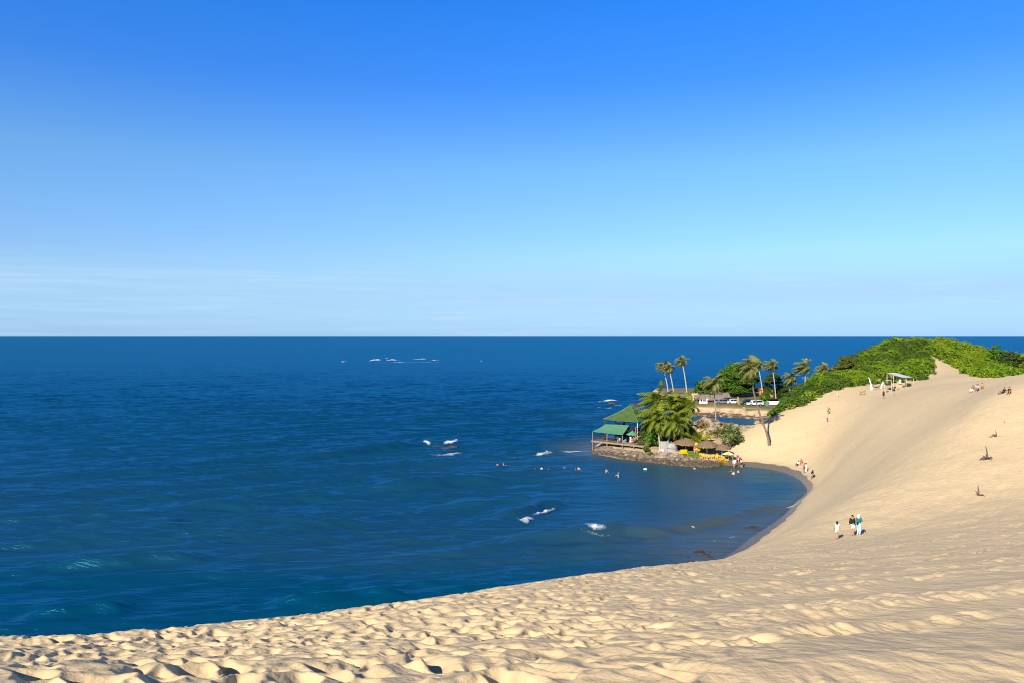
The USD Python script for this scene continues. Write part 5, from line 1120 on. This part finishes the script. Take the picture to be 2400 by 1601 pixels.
# on the beach farther round the bay
person('person in black trousers reclining on the sand above the beach', stand_at(1870, 1091), .9 + 4.6, 1.65, 'recline', 'brown', 'black', 'white', 'black', legs='long')
person('person in coral red top sitting on the sand above the beach', stand_at(1878, 1088), 5.8, 1.68, 'sit', 'tan', 'brown', 'red', 'grey')
person('person in white dress and black hat with long black hair on the beach', stand_at(1889, 1109), .4, 1.66, 'stand', 'tan', 'black', dress='white', hat='black', long_hair=True)
person('shirtless person in dark red shorts reaching out beside the white dress', stand_at(1885, 1108.5), 5.2, 1.66, 'reach', 'brown', 'black', None, 'maroon', legs='short')
person('person all in black bending forward with a bag at the beach, nearest beach walker', stand_at(1902, 1124.5), .6, 1.70, 'lean', 'brown', 'black', 'black', 'grey', 'long', 'short', long_hair=True, bag='black')
# on the slopes
person('brown-skinned person crouching with one arm raised on the sand slope below the thicket', stand_at(1942, 971), .6, 1.75, 'crouch', 'brown', 'brown', None, 'brown')
person('child in violet blue on the pale slope below the crouching person', stand_at(1939, 991), .2, 1.05, 'walk', 'tan', 'brown', 'blue', 'blue', 'short', 'short')
person('person dressed in dark clothes left of two standing in front of the hut', stand_at(2071, 935), 3.0, 1.55, 'stand', 'brown', 'black', 'black', 'black', 'short', 'short')
person('person in dark top, right of two standing before the hut, nearer its counter', stand_at(2095, 928), 2.7, 1.55, 'walk', 'tan', 'black', 'black', 'grey', 'long', 'short')
person('person in dark pink top and white trousers, left of three sitting on the crest', stand_at(2281, 919), -1.1, 1.7, 'sit', 'tan', 'black', 'maroon', 'white', legs='long')
person('person in grey shirt sitting with arm stretched out, middle of the three on the crest', stand_at(2291, 917), -.9, 1.85, 'sit', 'tan', 'black', 'grey', 'black', 'long', 'short', long_hair=True)
person('shirtless person sitting behind at right in the group of three on the crest', stand_at(2302, 912), -.4, 1.6, 'sit', 'tan', 'brown', None, 'brown')
person('person leaning back, left of the two sitting at the far right of the crest', stand_at(2350, 923.5), -1.3, 1.5, 'recline', 'brown', 'black', 'black', 'black')
person('person sitting with bare shoulders, right of the two at the far right of the crest', stand_at(2366, 924), -.8, 1.6, 'sit', 'tan', 'black', 'black', 'maroon', 'none', 'short')
# restaurant and umbrella guests
p = at(1478, 1037, 162); person('person in white dress standing on the terrace under the green umbrella', (p[0], p[1], DZ + .03), .2, 1.66, 'stand', 'tan', 'brown', dress='white')
p = at(1484, 1040, 161.6); person('person with bare skin and orange shorts at the terrace edge below the green umbrella', (p[0], p[1], DZ + .03), .6, 1.66, 'lean', 'tan', 'black', None, 'red')
p = at(1453, 1032, 164); person('person in dark blue sitting under the lower green roof', (p[0], p[1], DZ + .35), 2.0, 1.7, 'sit', 'brown', 'black', 'navy', 'black')
for k, (px, dx, lab) in enumerate([(1440, 0, 'dark-clothed person standing at the left rail of the upper floor'), (1453, 0, 'dark-clothed person second from left on the upper floor'), (1461, 0, 'dark-clothed person on the upper floor behind the white chairs')]):
    p = at(px, 1000, 170.5); person(lab, (p[0], p[1], UZ + .02), .5 + k, 1.68, 'stand', 'brown', 'black', 'black', 'navy')
person('person in red top beside the folded yellow umbrella', stand_at(1628, 1066, 0, 153), .4, 1.6, 'stand', 'fair', 'brown', 'red', 'pink')
# bathers
sw = np.random.default_rng(31)
SWIM = {}
def swimmer(label, px, py, up=.32, skin='tan', hair='black'):
    c = sea(px, py); o = (c[0], c[1], -1.46 + up + float(wave_z(np.array([c[0]]), np.array([c[1]]))[0]) * .5); rz = sw.uniform(0, 6.28)
    if (skin, hair) in SWIM: copy_of(SWIM[skin, hair], 'person', o, rz, label, 'person', scale=.97)
    else: SWIM[skin, hair] = person(label, o, rz, 1.68, 'swim', skin, hair, fine=False)
swimmer('bather up to the shoulders in front, nearest of three by the wading people', 1719, 1113, .42, 'fair')
swimmer('bather right of three in the water near the wading people', 1730, 1108, .30, 'fair')
swimmer('bather left of three in the water near the wading people', 1715.5, 1106, .40, 'brown')
swimmer('bather alone below the rocks, right of the white buoy', 1628, 1100, .28, 'tan')
swimmer('bather standing waist-deep out in the bay, left of the white buoy', 1449.5, 1120, .75, 'fair', 'brown')
swimmer('bather out in the bay between the buoy and the white surf line', 1421, 1108, .5, 'tan')
swimmer('right bather of two at the right end of the row of heads', 1356.5, 1103, .42, 'fair')
swimmer('left bather of two at the right end of the row of heads', 1349, 1103.5, .30, 'brown')
swimmer('bather alone in the row of heads, left of the last two', 1323, 1101.5, .28, 'brown')
swimmer('bather in the middle of the row of heads, right of a close pair', 1292, 1101.5, .3, 'dark')
swimmer('lower bather of the close pair in the row of heads', 1286, 1105, .28, 'brown')
swimmer('bather with pale shoulders at left in the row of heads', 1269.5, 1101, .42, 'fair', 'brown')
swimmer('leftmost bather in the row of heads', 1255, 1105.5, .42, 'tan')
swimmer('bather with light skin at the left end of the white surf line', 1180, 1091, .36, 'fair', 'brown')
swimmer('farthest left bather, beside the light-skinned one near the surf line', 1166, 1090, .28, 'brown')
c = sea(1512.5, 1101); t = thing('buoy', 'white round buoy floating in the bay in front of the rocks', 'buoy', (c[0], c[1], .05))
part(t, 'float', Manifold.sphere(.30, 24).scale([1.15, 1, .85]), M['white_plastic'], True); part(t, 'ring', Manifold.cylinder(.08, .31, .31, 24).translate([0, 0, -.1]), CL['navy'], 40)

# ------------------------------------------------------------------ a dog on the slope
p = stand_at(2021, 926); t = thing('dog', 'light brown dog running across the sand left of the hut', 'dog', p, -.25, scale=1.2)
D_ = [hull(((-.28, 0, .52), .11), ((.0, 0, .53), .10), ((.26, 0, .56), .135)), hull(((.26, 0, .56), .12), ((.44, 0, .72), .075)), hull(((.46, 0, .76), .085), ((.56, 0, .74), .05)), bone((.56, 0, .74), (.66, 0, .71), .045, .032), bone((.43, -.06, .82), (.40, -.09, .90), .03, .012, 6), bone((.43, .06, .82), (.40, .09, .90), .03, .012, 6),
      bone((-.34, 0, .58), (-.56, 0, .70), .03, .02, 6), bone((-.56, 0, .70), (-.70, 0, .69), .02, .012, 6)]
for y, kx in ((-.08, 0), (.08, .08)):
    D_ += [bone((-.28, y, .50), (-.20 - kx, y, .30), .085, .045), bone((-.20 - kx, y, .30), (-.40 - kx, y, .20), .042, .03), bone((-.40 - kx, y, .20), (-.36 - kx, y, .03), .03, .028), bone((.24, y, .50), (.34 + kx, y, .28), .06, .038), bone((.34 + kx, y, .28), (.40 + kx, y, .03), .034, .028), bone((.40 + kx, y, .03), (.45 + kx, y, .02), .03, .025), bone((-.36 - kx, y, .03), (-.31 - kx, y, .02), .03, .025)]
m_ = Manifold.batch_boolean(D_, manifold3d.OpType.Add).refine_to_length(.05).to_mesh(); tm = trimesh.Trimesh(m_.vert_properties[:, :3], m_.tri_verts, process=True); trimesh.smoothing.filter_taubin(tm, iterations=8)
part(t, 'body', tm, simple('dog_fur', (0.26, 0.16, 0.07), .8, .1, var=.25, scale=6), True)

# ------------------------------------------------------------------ dead stumps standing in the sand
M['dead_wood'] = simple('dead_wood', (0.10, 0.07, 0.055), 0.85, 0.1, var=.4, scale=6)
def stump(label, px, py, limbs, heap=0):
    p = hit(px, py); t = thing('dead_stump', label, 'stump', (p[0], p[1], p[2] - .05)); s = p[1] / FPX
    for (dx, dz, r0, bend) in limbs:
        b = MB(); e = np.array([dx * s, bend, dz * s]); b.tube([(0, 0, -.1), tuple(e * [.35, .5, .55]), tuple(e)], [r0, r0 * .7, r0 * .25], 6); part(t, 'branch', b.out(), M['dead_wood'], True)
    r = np.random.default_rng(int(px))
    for k in range(heap):
        b = MB(); a = r.uniform(0, 6.28); b.tube([(0, 0, .05), (math.cos(a) * .35, math.sin(a) * .3, .18 + r.uniform(0, .12)), (math.cos(a) * .75, math.sin(a) * .55, .02)], [.07, .05, .02], 5); part(t, 'root', b.out(), M['dead_wood'], True)
stump('largest dead stump on the sand, with one tall spike and a heap of roots', 2315, 1077, [(-5, 33, .085, .0), (-10, 10, .10, .1), (13, -2, .07, -.2)], 8)
stump('dead stump of two dark sticks, lowest and nearest on the right slope', 2294, 1162, [(-2, 26, .075, 0), (-6, 12, .085, .1)], 1)
stump('thin dead stump with side twigs below the seated people', 2336, 1025, [(-3, 18, .06, 0), (-6, 5, .03, .1), (13, 2, .04, .1), (9, 4, .025, 0)], 2)
stump('tiny dead twig highest on the right slope', 2355, 992, [(0, 6, .05, 0)])
for q, lab in [((1963, 932), 'short white marker post on the sand near the thicket')]:
    p = hit(*q); t = thing('marker_post', lab, 'post', tuple(p)); b = MB(); b.box((0, 0, .45), (.12, .12, 1.1)); b.box((0, 0, 1.02), (.15, .15, .05)); part(t, 'stake', b.out(), M['pale_wood'])

# ------------------------------------------------------------------ beach hut on the dune
HD = hit(2110, 911); HZ = HD[2]
hut = thing('beach_hut', 'open wooden hut with a sloping pale tin roof at the foot of the green thicket', 'hut', tuple(HD), .12)
sc = HD[1] / FPX
def hx_(px): return (px - 2110) * sc
for (px, y, top) in [(2083, -.6, 1.75), (2093, 0, 2.9), (2091, 2.0, 2.9), (2121, -.5, 2.35), (2117, 2.2, 2.3), (2138, -.8, 2.2), (2136, 1.8, 2.1)]:
    b = MB(); b.tube([(hx_(px), y, -.4), (hx_(px), y, top)], .06, 6); part(hut, 'post', b.out(), M['pale_wood'], True)
for k in range(7):
    u0, u1 = k / 7, (k + 1) / 7 - .004
    A0, A1 = np.array([hx_(2094), 2.6, 3.25]), np.array([hx_(2119), 2.6, 3.25]); B0, B1 = np.array([hx_(2108), -1.2, 2.45]), np.array([hx_(2132), -1.2, 2.45])
    P0, P1, P2, P3 = A0 + (A1 - A0) * u0, A0 + (A1 - A0) * u1, B0 + (B1 - B0) * u1, B0 + (B1 - B0) * u0
    dz = np.array([0, 0, .03 + .015 * (k % 2)]); v = np.array([P0, P1, P2, P3, P0 + dz, P1 + dz, P2 + dz, P3 + dz])
    part(hut, 'roof_sheet', (v, np.array([[0, 1, 2, 3], [4, 7, 6, 5], [0, 4, 5, 1], [1, 5, 6, 2], [2, 6, 7, 3], [3, 7, 4, 0]])), M['tin'])
b = MB(); v = np.array([(hx_(2087), -.2, 2.15), (hx_(2096), 2.4, 3.2), (hx_(2108), -1.2, 2.42), (hx_(2097), .2, 2.9)]); b.add(np.vstack([v, v - [0, 0, .05]]), [[0, 3, 1], [3, 2, 1], [4, 5, 7], [7, 5, 6], [0, 4, 7], [0, 7, 3], [3, 7, 6], [3, 6, 2]]); part(hut, 'side_awning', b.out(), M['thatch'])
for k in range(6):
    b = MB(); b.box((hx_(2102), -.8, .12 + k * .17), ((2112 - 2100) * sc * 1.1, .05, .14)); part(hut, 'counter_board', b.out(), M['pale_wood'] if k % 2 else M['thatch_gold'])
b = MB(); b.box((hx_(2106), -.9, 1.12), (1.5, .5, .06)); part(hut, 'counter_top', b.out(), M['pale_wood'])
b = MB(); b.box((hx_(2127), -.4, .55), (.06, 2.0, 1.2)); b.box((hx_(2131), -.9, .28), (1.5, .06, .5)); part(hut, 'low_wall', b.out(), M['dark_wood'])
b = MB(); b.box((hx_(2134), -1.2, .14), (1.4, .6, .28)); part(hut, 'white_bench', b.out(), M['white'])
b = MB(); b.box((hx_(2099), -.75, .55), (.5, .05, 1.0)); part(hut, 'red_board', b.out(), M['brick_red'])
b = MB(); b.box((hx_(2107), -.3, 1.55), (.35, .3, .8)); part(hut, 'white_cooler', b.out(), M['white'])
b = MB(); b.box((hx_(2079), -.2, 1.78), (1.0, .8, .06)); part(hut, 'shelf_roof', b.out(), M['white'])
b = MB(); b.box((hx_(2082), .2, .9), (1.4, .05, .5)); part(hut, 'back_board', b.out(), M['dark_wood'])
for px, dz, lab, nm, mt in [(2086.5, 0, 'small black crate on the sand at the left corner of the hut', 'black_crate', 'car_dark'), (2080, 0, 'low brown sack lying on the sand before the hut', 'brown_sack', 'thatch')]:
    p = hit(px, 914.5 if nm == 'black_crate' else 919.5); t = thing(nm, lab, 'crate' if nm == 'black_crate' else 'sack', tuple(p), .3)
    if nm == 'black_crate':
        b = MB(); b.box((0, 0, .22), (.42, .36, .44)); b.box((0, 0, .46), (.46, .40, .05)); part(t, 'case', b.out(), M[mt])
    else: part(t, 'bundle', hull(((-.3, 0, .12), .13), ((.3, 0, .10), .11), ((0, .05, .15), .14)), M[mt], True)
p = hit(2042, 914); t = thing('driftwood_figure', 'white weathered driftwood trunk standing at the left end of the hammock', 'driftwood', tuple(p))
b = MB(); b.tube([(0, 0, -.3), (.05, 0, .5), (-.1, 0, 1.3), (-.40, 0, 2.3), (-.62, 0, 2.75)], [.32, .22, .15, .13, .05], 7); part(t, 'stem', b.out(), M['white'], True)
b = MB(); b.tube([(-.1, 0, .1), (-.25, -.1, .6), (-.15, -.1, .95)], [.2, .12, .04], 6); b.tube([(.1, -.1, .0), (.3, -.2, .4)], [.15, .05], 6); part(t, 'root', b.out(), M['white'], True)
q = hit(2066, 912); t = thing('white_canopy', 'folded white canvas standing beside the hut at the right end of the hammock', 'canvas', tuple(q))
b = MB(); b.tube([(0, 0, 0), (0, 0, .8), (.28, 0, 1.2), (.34, 0, 1.65)], [.30, .22, .24, .05], 8); b.tube([(.75, 0, .1), (.55, 0, 1.4)], [.05, .04], 5); part(t, 'folded_cloth', b.out(), M['white_cloth'], True)
t = thing('hammock', 'dark hammock slung between the white driftwood and the folded canvas', 'hammock', tuple((p + q) / 2))
u = np.linspace(-1, 1, 15); d = (q - p) * .44; pts_ = [(d[0] * a, d[1] * a, .95 - .62 * (1 - a * a)) for a in u]
b = MB(); w = .30 * (1 - u ** 2) + .03
for k in range(14):
    for s0, s1 in ((-1, -.3), (-.3, .3), (.3, 1)):
        lift = lambda s, a: .18 * s * s * (1 - a * a)
        b.add([np.array(pts_[k]) + [0, w[k] * s0, lift(s0, u[k])], np.array(pts_[k + 1]) + [0, w[k + 1] * s0, lift(s0, u[k + 1])], np.array(pts_[k + 1]) + [0, w[k + 1] * s1, lift(s1, u[k + 1])], np.array(pts_[k]) + [0, w[k] * s1, lift(s1, u[k])]], [[0, 1, 2, 3]])
part(t, 'sling', b.out(), CL['navy'])
part(t, 'rope', MB().tube([pts_[0], (d[0] * -1.12, d[1] * -1.12, 1.25)], .015, 4).out(), M['dark_wood']); part(t, 'rope', MB().tube([pts_[-1], (d[0] * 1.12, d[1] * 1.12, 1.25)], .015, 4).out(), M['dark_wood'])

# ------------------------------------------------------------------ headland: thatched shelters, cars, stall, wall
def hland(px, py, D=None):
    if D is None:
        ds = np.linspace(232, 330, 500); P = np.array([at(px, py, d) for d in ds]); g = ground(P[:, 0], P[:, 1]); k = np.argmax(P[:, 2] <= g); return np.array([P[k, 0], P[k, 1], g[k]])
    p = at(px, py, D); return np.array([p[0], p[1], float(ground(p[0], p[1]))])
def shelter(label, px, w_px, top, D, mat, seed, posts_mat='brick_red', tilt=0.0, depth=5.0, ridge=True, drop=1.0):
    r = np.random.default_rng(seed); p = at(px, 940, D); z = float(ground(p[0], p[1])); t = thing('thatched_shelter', label, 'shelter', (p[0], p[1], z), tilt)
    W_, H_ = w_px / FPX * D * K, (EYE - z) - (top - HORIZON) / FPX * D * K
    nx = 26; xs = np.linspace(-.5, .5, nx) * W_; rows = []
    for v_ in np.linspace(-1, 1, 9):
        zz = H_ - drop * abs(v_) ** 1.1 - (.25 * (abs(xs) / (W_ * .5)) ** 3) + r.uniform(-.07, .07, nx)
        yy = v_ * depth * .5 + r.uniform(-.1, .1, nx); rows.append(np.stack([xs + r.uniform(-.06, .06, nx), yy, zz - (.18 + r.uniform(0, .15, nx)) * (abs(v_) > .99)], 1))
    V = np.array(rows); i = np.arange(9 * nx).reshape(9, nx); q = np.stack([i[:-1, :-1], i[:-1, 1:], i[1:, 1:], i[1:, :-1]], -1).reshape(-1, 4)
    part(t, 'thatch_roof', (np.vstack([V.reshape(-1, 3), V.reshape(-1, 3) - [0, 0, .18]]), np.vstack([q, q[:, ::-1] + 9 * nx])), M[mat])
    n = max(2, int(W_ / 2.2))
    for a in range(n):
        for y in (-.42, .42):
            x = (-.44 + .88 * a / (n - 1)) * W_; b = MB(); b.tube([(x, y * depth, -.2), (x, y * depth, H_ - drop * .8)], .09, 6); part(t, 'post', b.out(), M[posts_mat], True)
    b = MB(); b.box((0, depth * .40, .55), (W_ * .8, .08, 1.1)); part(t, 'back_wall', b.out(), M['dark_wood'])
    b = MB(); b.box((0, -.1 * depth, .72), (W_ * .55, .7, .05)); b.box((0, -.1 * depth, .36), (W_ * .5, .06, .7)); part(t, 'table', b.out(), M[posts_mat])
    return t
shelter('grey thatched shelter at far left, behind the palm cluster', 1567, 36, 924, 268, 'thatch_grey', 1, 'dark_wood', .02)
shelter('thatched shelter with a red wall just right of the crossing tall palms', 1592, 22, 924, 266, 'thatch_grey', 2, 'brick_red')
shelter('golden fresh-thatched roof, brightest of the row', 1629, 17, 922, 264, 'thatch_gold', 3, 'white', 0, 4, drop=.9)
shelter('grey thatched shelter with red posts right of the golden roof', 1640, 30, 925, 262, 'thatch_grey', 4, 'brick_red', 0, 6)
shelter('pointed grey thatched shelter in the middle of the row', 1656, 24, 925, 260, 'thatch_grey', 5, 'brick_red', 0, 6, drop=1.3)
shelter('long grey thatched shelter behind the grey car', 1682, 36, 925, 258, 'thatch_grey', 6, 'dark_wood', 0, 5.5)
shelter('thatched shelter at right with an upturned corner, in the shade of the big tree', 1701, 16, 921, 257, 'thatch_grey', 7, 'dark_wood', -.05, 5)
for (px, py, sk, tp, lab) in [(1633, 943, 'tan', 'red', 'person in red under the thatched shelters, left of two'), (1650, 941, 'fair', 'pink', 'person in pink under the thatched shelters, right of two'), (1658, 945.5, 'tan', 'white', 'person in white standing before the thatched shelters')]:
    p = hland(px, py); person(lab, tuple(p), 3.0, 1.7, 'stand', sk, 'black', tp, 'navy', fine=False)
p = hland(1648, 946.5); t = thing('white_counter', 'white painted low counter with uprights before the thatched shelters', 'counter', tuple(p)); b = MB(); b.box((0, 0, .35), (2.6, .4, .7)); part(t, 'panel', b.out(), M['white'])
for x in (-1.0, -.2, 1.15):
    b = MB(); b.box((x, 0, .95), (.22, .22, .8)); part(t, 'upright', b.out(), M['white'])

def car(label, px, py, L, rz, matn, h=1.55, roof=(.22, .80), hood=.52, group=None, tail=False):
    p = hland(px, py); t = thing('parked_car', label, 'car', tuple(p), rz)
    W_ = L * .42; r = h * .215
    prof = [(-.5, .20), (-.5, .46), (-.485, hood + .02), (-.30 + roof[0] - .22, .56), (-.20 + roof[0] - .22, .94), (-.08, 1.0), (roof[1] - .55, .99), (roof[1] - .44, .92), (roof[1] - .36, .60), (.475, .57), (.5, .44), (.5, .20)]
    X_ = np.array([(a * L, b_ * h) for a, b_ in prof])
    from shapely.geometry import Polygon, Point
    body = Polygon(X_)
    for wx in (-.31, .31): body = body.difference(Point(wx * L, r).buffer(r * 1.18))
    def slab(poly, y0, y1, taper=0.0):
        m = trimesh.creation.extrude_polygon(poly, y1 - y0); v = np.asarray(m.vertices).copy(); v = np.stack([v[:, 0], v[:, 2] + y0, v[:, 1]], 1)
        if taper: v[:, 1] *= 1 - taper * np.clip((v[:, 2] - .56 * h) / (.44 * h), 0, 1)
        return v, m.faces[:, ::-1]
    part(t, 'body', slab(body, -W_ / 2, W_ / 2, .16), M[matn], 30)
    gl = Polygon([(a * L, b_ * h) for a, b_ in [(-.26 + roof[0] - .22, .60), (-.185 + roof[0] - .22, .90), (-.07, .945), (roof[1] - .56, .94), (roof[1] - .47, .88), (roof[1] - .40, .62)]])
    for s in (-1, 1):
        for k, (x0, x1) in enumerate([(-.30, .0), (.02, .5)]):
            g = gl.intersection(Polygon([(x0 * L, 0), (x1 * L, 0), (x1 * L, 2), (x0 * L, 2)]))
            if g.is_empty: continue
            v, f = slab(g, 0, .02); v[:, 1] = s * (W_ / 2 * (1 - .16 * np.clip((v[:, 2] - .56 * h) / (.44 * h), 0, 1)) + .004 + v[:, 1] * .5)
            part(t, 'side_window', (v, f), M['car_glass'])
    for (a, b_) in (((-.30 + roof[0] - .22) * L - .015, (-.20 + roof[0] - .22) * L - .015), ((roof[1] - .36) * L + .015, (roof[1] - .44) * L + .015)):
        z0, z1 = .61 * h, .90 * h; x0 = a + (b_ - a) * .1; x1 = b_
        v = np.array([(x0, -W_ * .44, z0), (x0, W_ * .44, z0), (x1, W_ * .40, z1), (x1, -W_ * .40, z1)]); part(t, 'windscreen', (np.vstack([v, v - [0, 0, .03]]), np.array([[0, 1, 2, 3], [7, 6, 5, 4]])), M['car_glass'])
    for wx in (-.31, .31):
        for s in (-1, 1):
            cy = trimesh.creation.cylinder(r, .2, sections=20); v = np.asarray(cy.vertices); v = np.stack([v[:, 0] + wx * L, v[:, 2] + s * (W_ / 2 - .09), v[:, 1] + r], 1); w = part(t, 'wheel', (v, cy.faces), M['tyre'], 40)
            cy = trimesh.creation.cylinder(r * .62, .02, sections=16); v = np.asarray(cy.vertices); v = np.stack([v[:, 0] + wx * L, v[:, 2] + s * (W_ / 2 + .02), v[:, 1] + r], 1); part(w, 'rim', (v, cy.faces), M['rim'])
    for s in (-1, 1):
        b = MB(); b.box((-.497 * L, s * W_ * .36, .46 * h), (.05, .26, .13)); part(t, 'headlight', b.out(), M['lamp'])
        b = MB(); b.box((.497 * L, s * W_ * .38, .46 * h), (.05, .2, .16)); part(t, 'tail_light', b.out(), M['brick_red'])
    if tail:
        b = MB(); b.box((.30 * L, 0, 1.22 * h), (.06, W_ * .8, .9), tilt=np.array([[.5, 0, .87], [0, 1, 0], [-.87, 0, .5]])); part(t, 'open_tailgate', b.out(), M[matn])
    return t
car('silver grey car, leftmost of the parked row under the big tree', 1691, 947, 4.3, .10, 'car_grey')
car('white hatchback with an open front door, second of the parked row', 1717, 947, 3.9, .06, 'car_white', 1.5)
car('black car parked in deep shade behind the white estate car', 1752, 948.5, 4.2, .12, 'car_dark')
car('white high-roofed car nearest the leaning palm, largest of the parked row', 1769, 951.5, 4.7, .04, 'car_white', 1.75, roof=(.24, .90))
car('dark car half hidden between the thatched shelter and the white hatchback', 1703, 944, 4.1, .1, 'car_dark')
p = hland(1731, 949); t = thing('stone_pillar', 'yellowish leaning stone pillar between the white hatchback and the black car', 'pillar', tuple(p), .2); v, f = blob((0, 0, 1.0), (.5, .4, 1.5), np.random.default_rng(3), .25, ICO2); v[:, 0] -= .12 * (v[:, 2] - 1); part(t, 'shaft', (v, f), M['stone_pale'], True)
v, f = blob((.45, -.1, .5), (.32, .3, .75), np.random.default_rng(4), .25, ICO2); part(t, 'moss_foot', (v, f), M['grass'], True)
p = hland(1813, 950); t = thing('food_stall', 'white boxy food stall with a dark flat roof at the end of the parked cars', 'stall', tuple(p), .03)
b = MB(); b.box((0, 0, .72), (3.7, 1.6, 1.15)); part(t, 'counter_panel', b.out(), M['white'])
b = MB(); b.box((.0, .1, 1.98), (3.9, 1.9, .08)); part(t, 'roof', b.out(), M['dark_wood'])
for x in (-1.75, 1.75):
    for y in (-.7, .7):
        b = MB(); b.box((x, y, 1.6), (.08, .08, .75)); part(t, 'post', b.out(), M['dark_wood'])
b = MB(); b.box((0, .7, 1.6), (3.6, .05, .7)); part(t, 'back_wall', b.out(), M['dark_wood'])
for x in (-1.3, 1.3):
    cy = trimesh.creation.cylinder(.26, .16, sections=18); v = np.asarray(cy.vertices); part(t, 'wheel', (np.stack([v[:, 0] + x, v[:, 2] - .6, v[:, 1] + .2], 1), cy.faces), M['tyre'])
p = hland(1797, 951); t = thing('green_bin', 'pale green hand-high bin left of the white food stall', 'bin', tuple(p)); b = MB(); b.box((0, 0, .6), (1.0, .7, 1.2)); b.box((0, 0, 1.24), (1.06, .76, .08)); part(t, 'case', b.out(), M['green_sheet'])
p = hland(1806, 949, 252); t = thing('orange_sign', 'small orange pennant board sticking up over the left end of the food stall', 'sign', (p[0], p[1], p[2]), .2); b = MB(); b.tube([(0, 0, 0), (0, 0, 2.2)], .04, 5); part(t, 'pole', b.out(), M['wood']); b = MB(); b.box((.3, 0, 2.35), (.9, .05, .5), tilt=np.array([[.85, 0, .52], [0, 1, 0], [-.52, 0, .85]])); part(t, 'board', b.out(), M['orange'])
p = hland(1790, 926, 275); t = thing('orange_kiosk', 'orange and red roofed kiosk seen between the tree crowns', 'kiosk', (p[0], p[1], p[2]), .1)
b = MB(); b.box((0, 0, 1.3), (2.2, 2.0, 2.6)); part(t, 'walls', b.out(), M['orange'])
v = np.array([(-1.4, -1.3, 2.6), (1.4, -1.3, 2.6), (1.4, 1.3, 2.6), (-1.4, 1.3, 2.6), (-.9, 0, 3.5), (.9, 0, 3.5)]); part(t, 'roof', (v, np.array([[0, 1, 5], [0, 5, 4], [1, 2, 5], [2, 3, 4], [2, 4, 5], [3, 0, 4], [0, 2, 1], [0, 3, 2]])), M['brick_red'])
b = MB(); b.box((-.4, -1.06, 1.0), (.9, .08, 1.2)); part(t, 'yellow_panel', b.out(), M['yellow_plastic'])
# wall along the bank, with its buttress
p0, p1 = hland(1748, 954), hland(1803, 957); d = p1 - p0; L = np.hypot(d[0], d[1]); t = thing('retaining_wall', 'low mossy retaining wall under the parked white car', 'wall', ((p0[0] + p1[0]) / 2, (p0[1] + p1[1]) / 2, 0), math.atan2(d[1], d[0]))
b = MB(); b.box((0, -1.1, 1.6), (L, .5, 2.0)); part(t, 'panel', b.out(), simple('mossy_wall', (0.15, 0.14, 0.05), .9, .1, scale=1.2, color2=(0.08, 0.09, 0.025))); b = MB(); b.box((-L / 2, -1.25, 1.7), (1.0, .7, 2.4)); part(t, 'buttress', b.out(), M['stone_pale']); b = MB(); b.box((0, -1.1, 2.63), (L, .6, .10)); part(t, 'coping', b.out(), M['stone_pale'])
br_ = np.random.default_rng(8); t = thing('bank_rocks', 'reddish brown rocks along the waterline of the earth bank', 'rocks', (0, 0, 0))
for k in range(120):
    px = br_.uniform(1622, 1800); c = sea(px, np.interp(px, [1620, 1700, 1750, 1800], [975, 977.5, 980.5, 986]) + br_.uniform(-2.5, .8)); s = br_.uniform(.3, .8)
    part(t, 'boulder', blob((c[0], c[1], max(.05, float(ground(c[0], c[1])) * .8)), (s * 1.5, s, s * .55), br_, .35), M['stone_wet'] if br_.uniform() < .6 else M['stone_pale'])
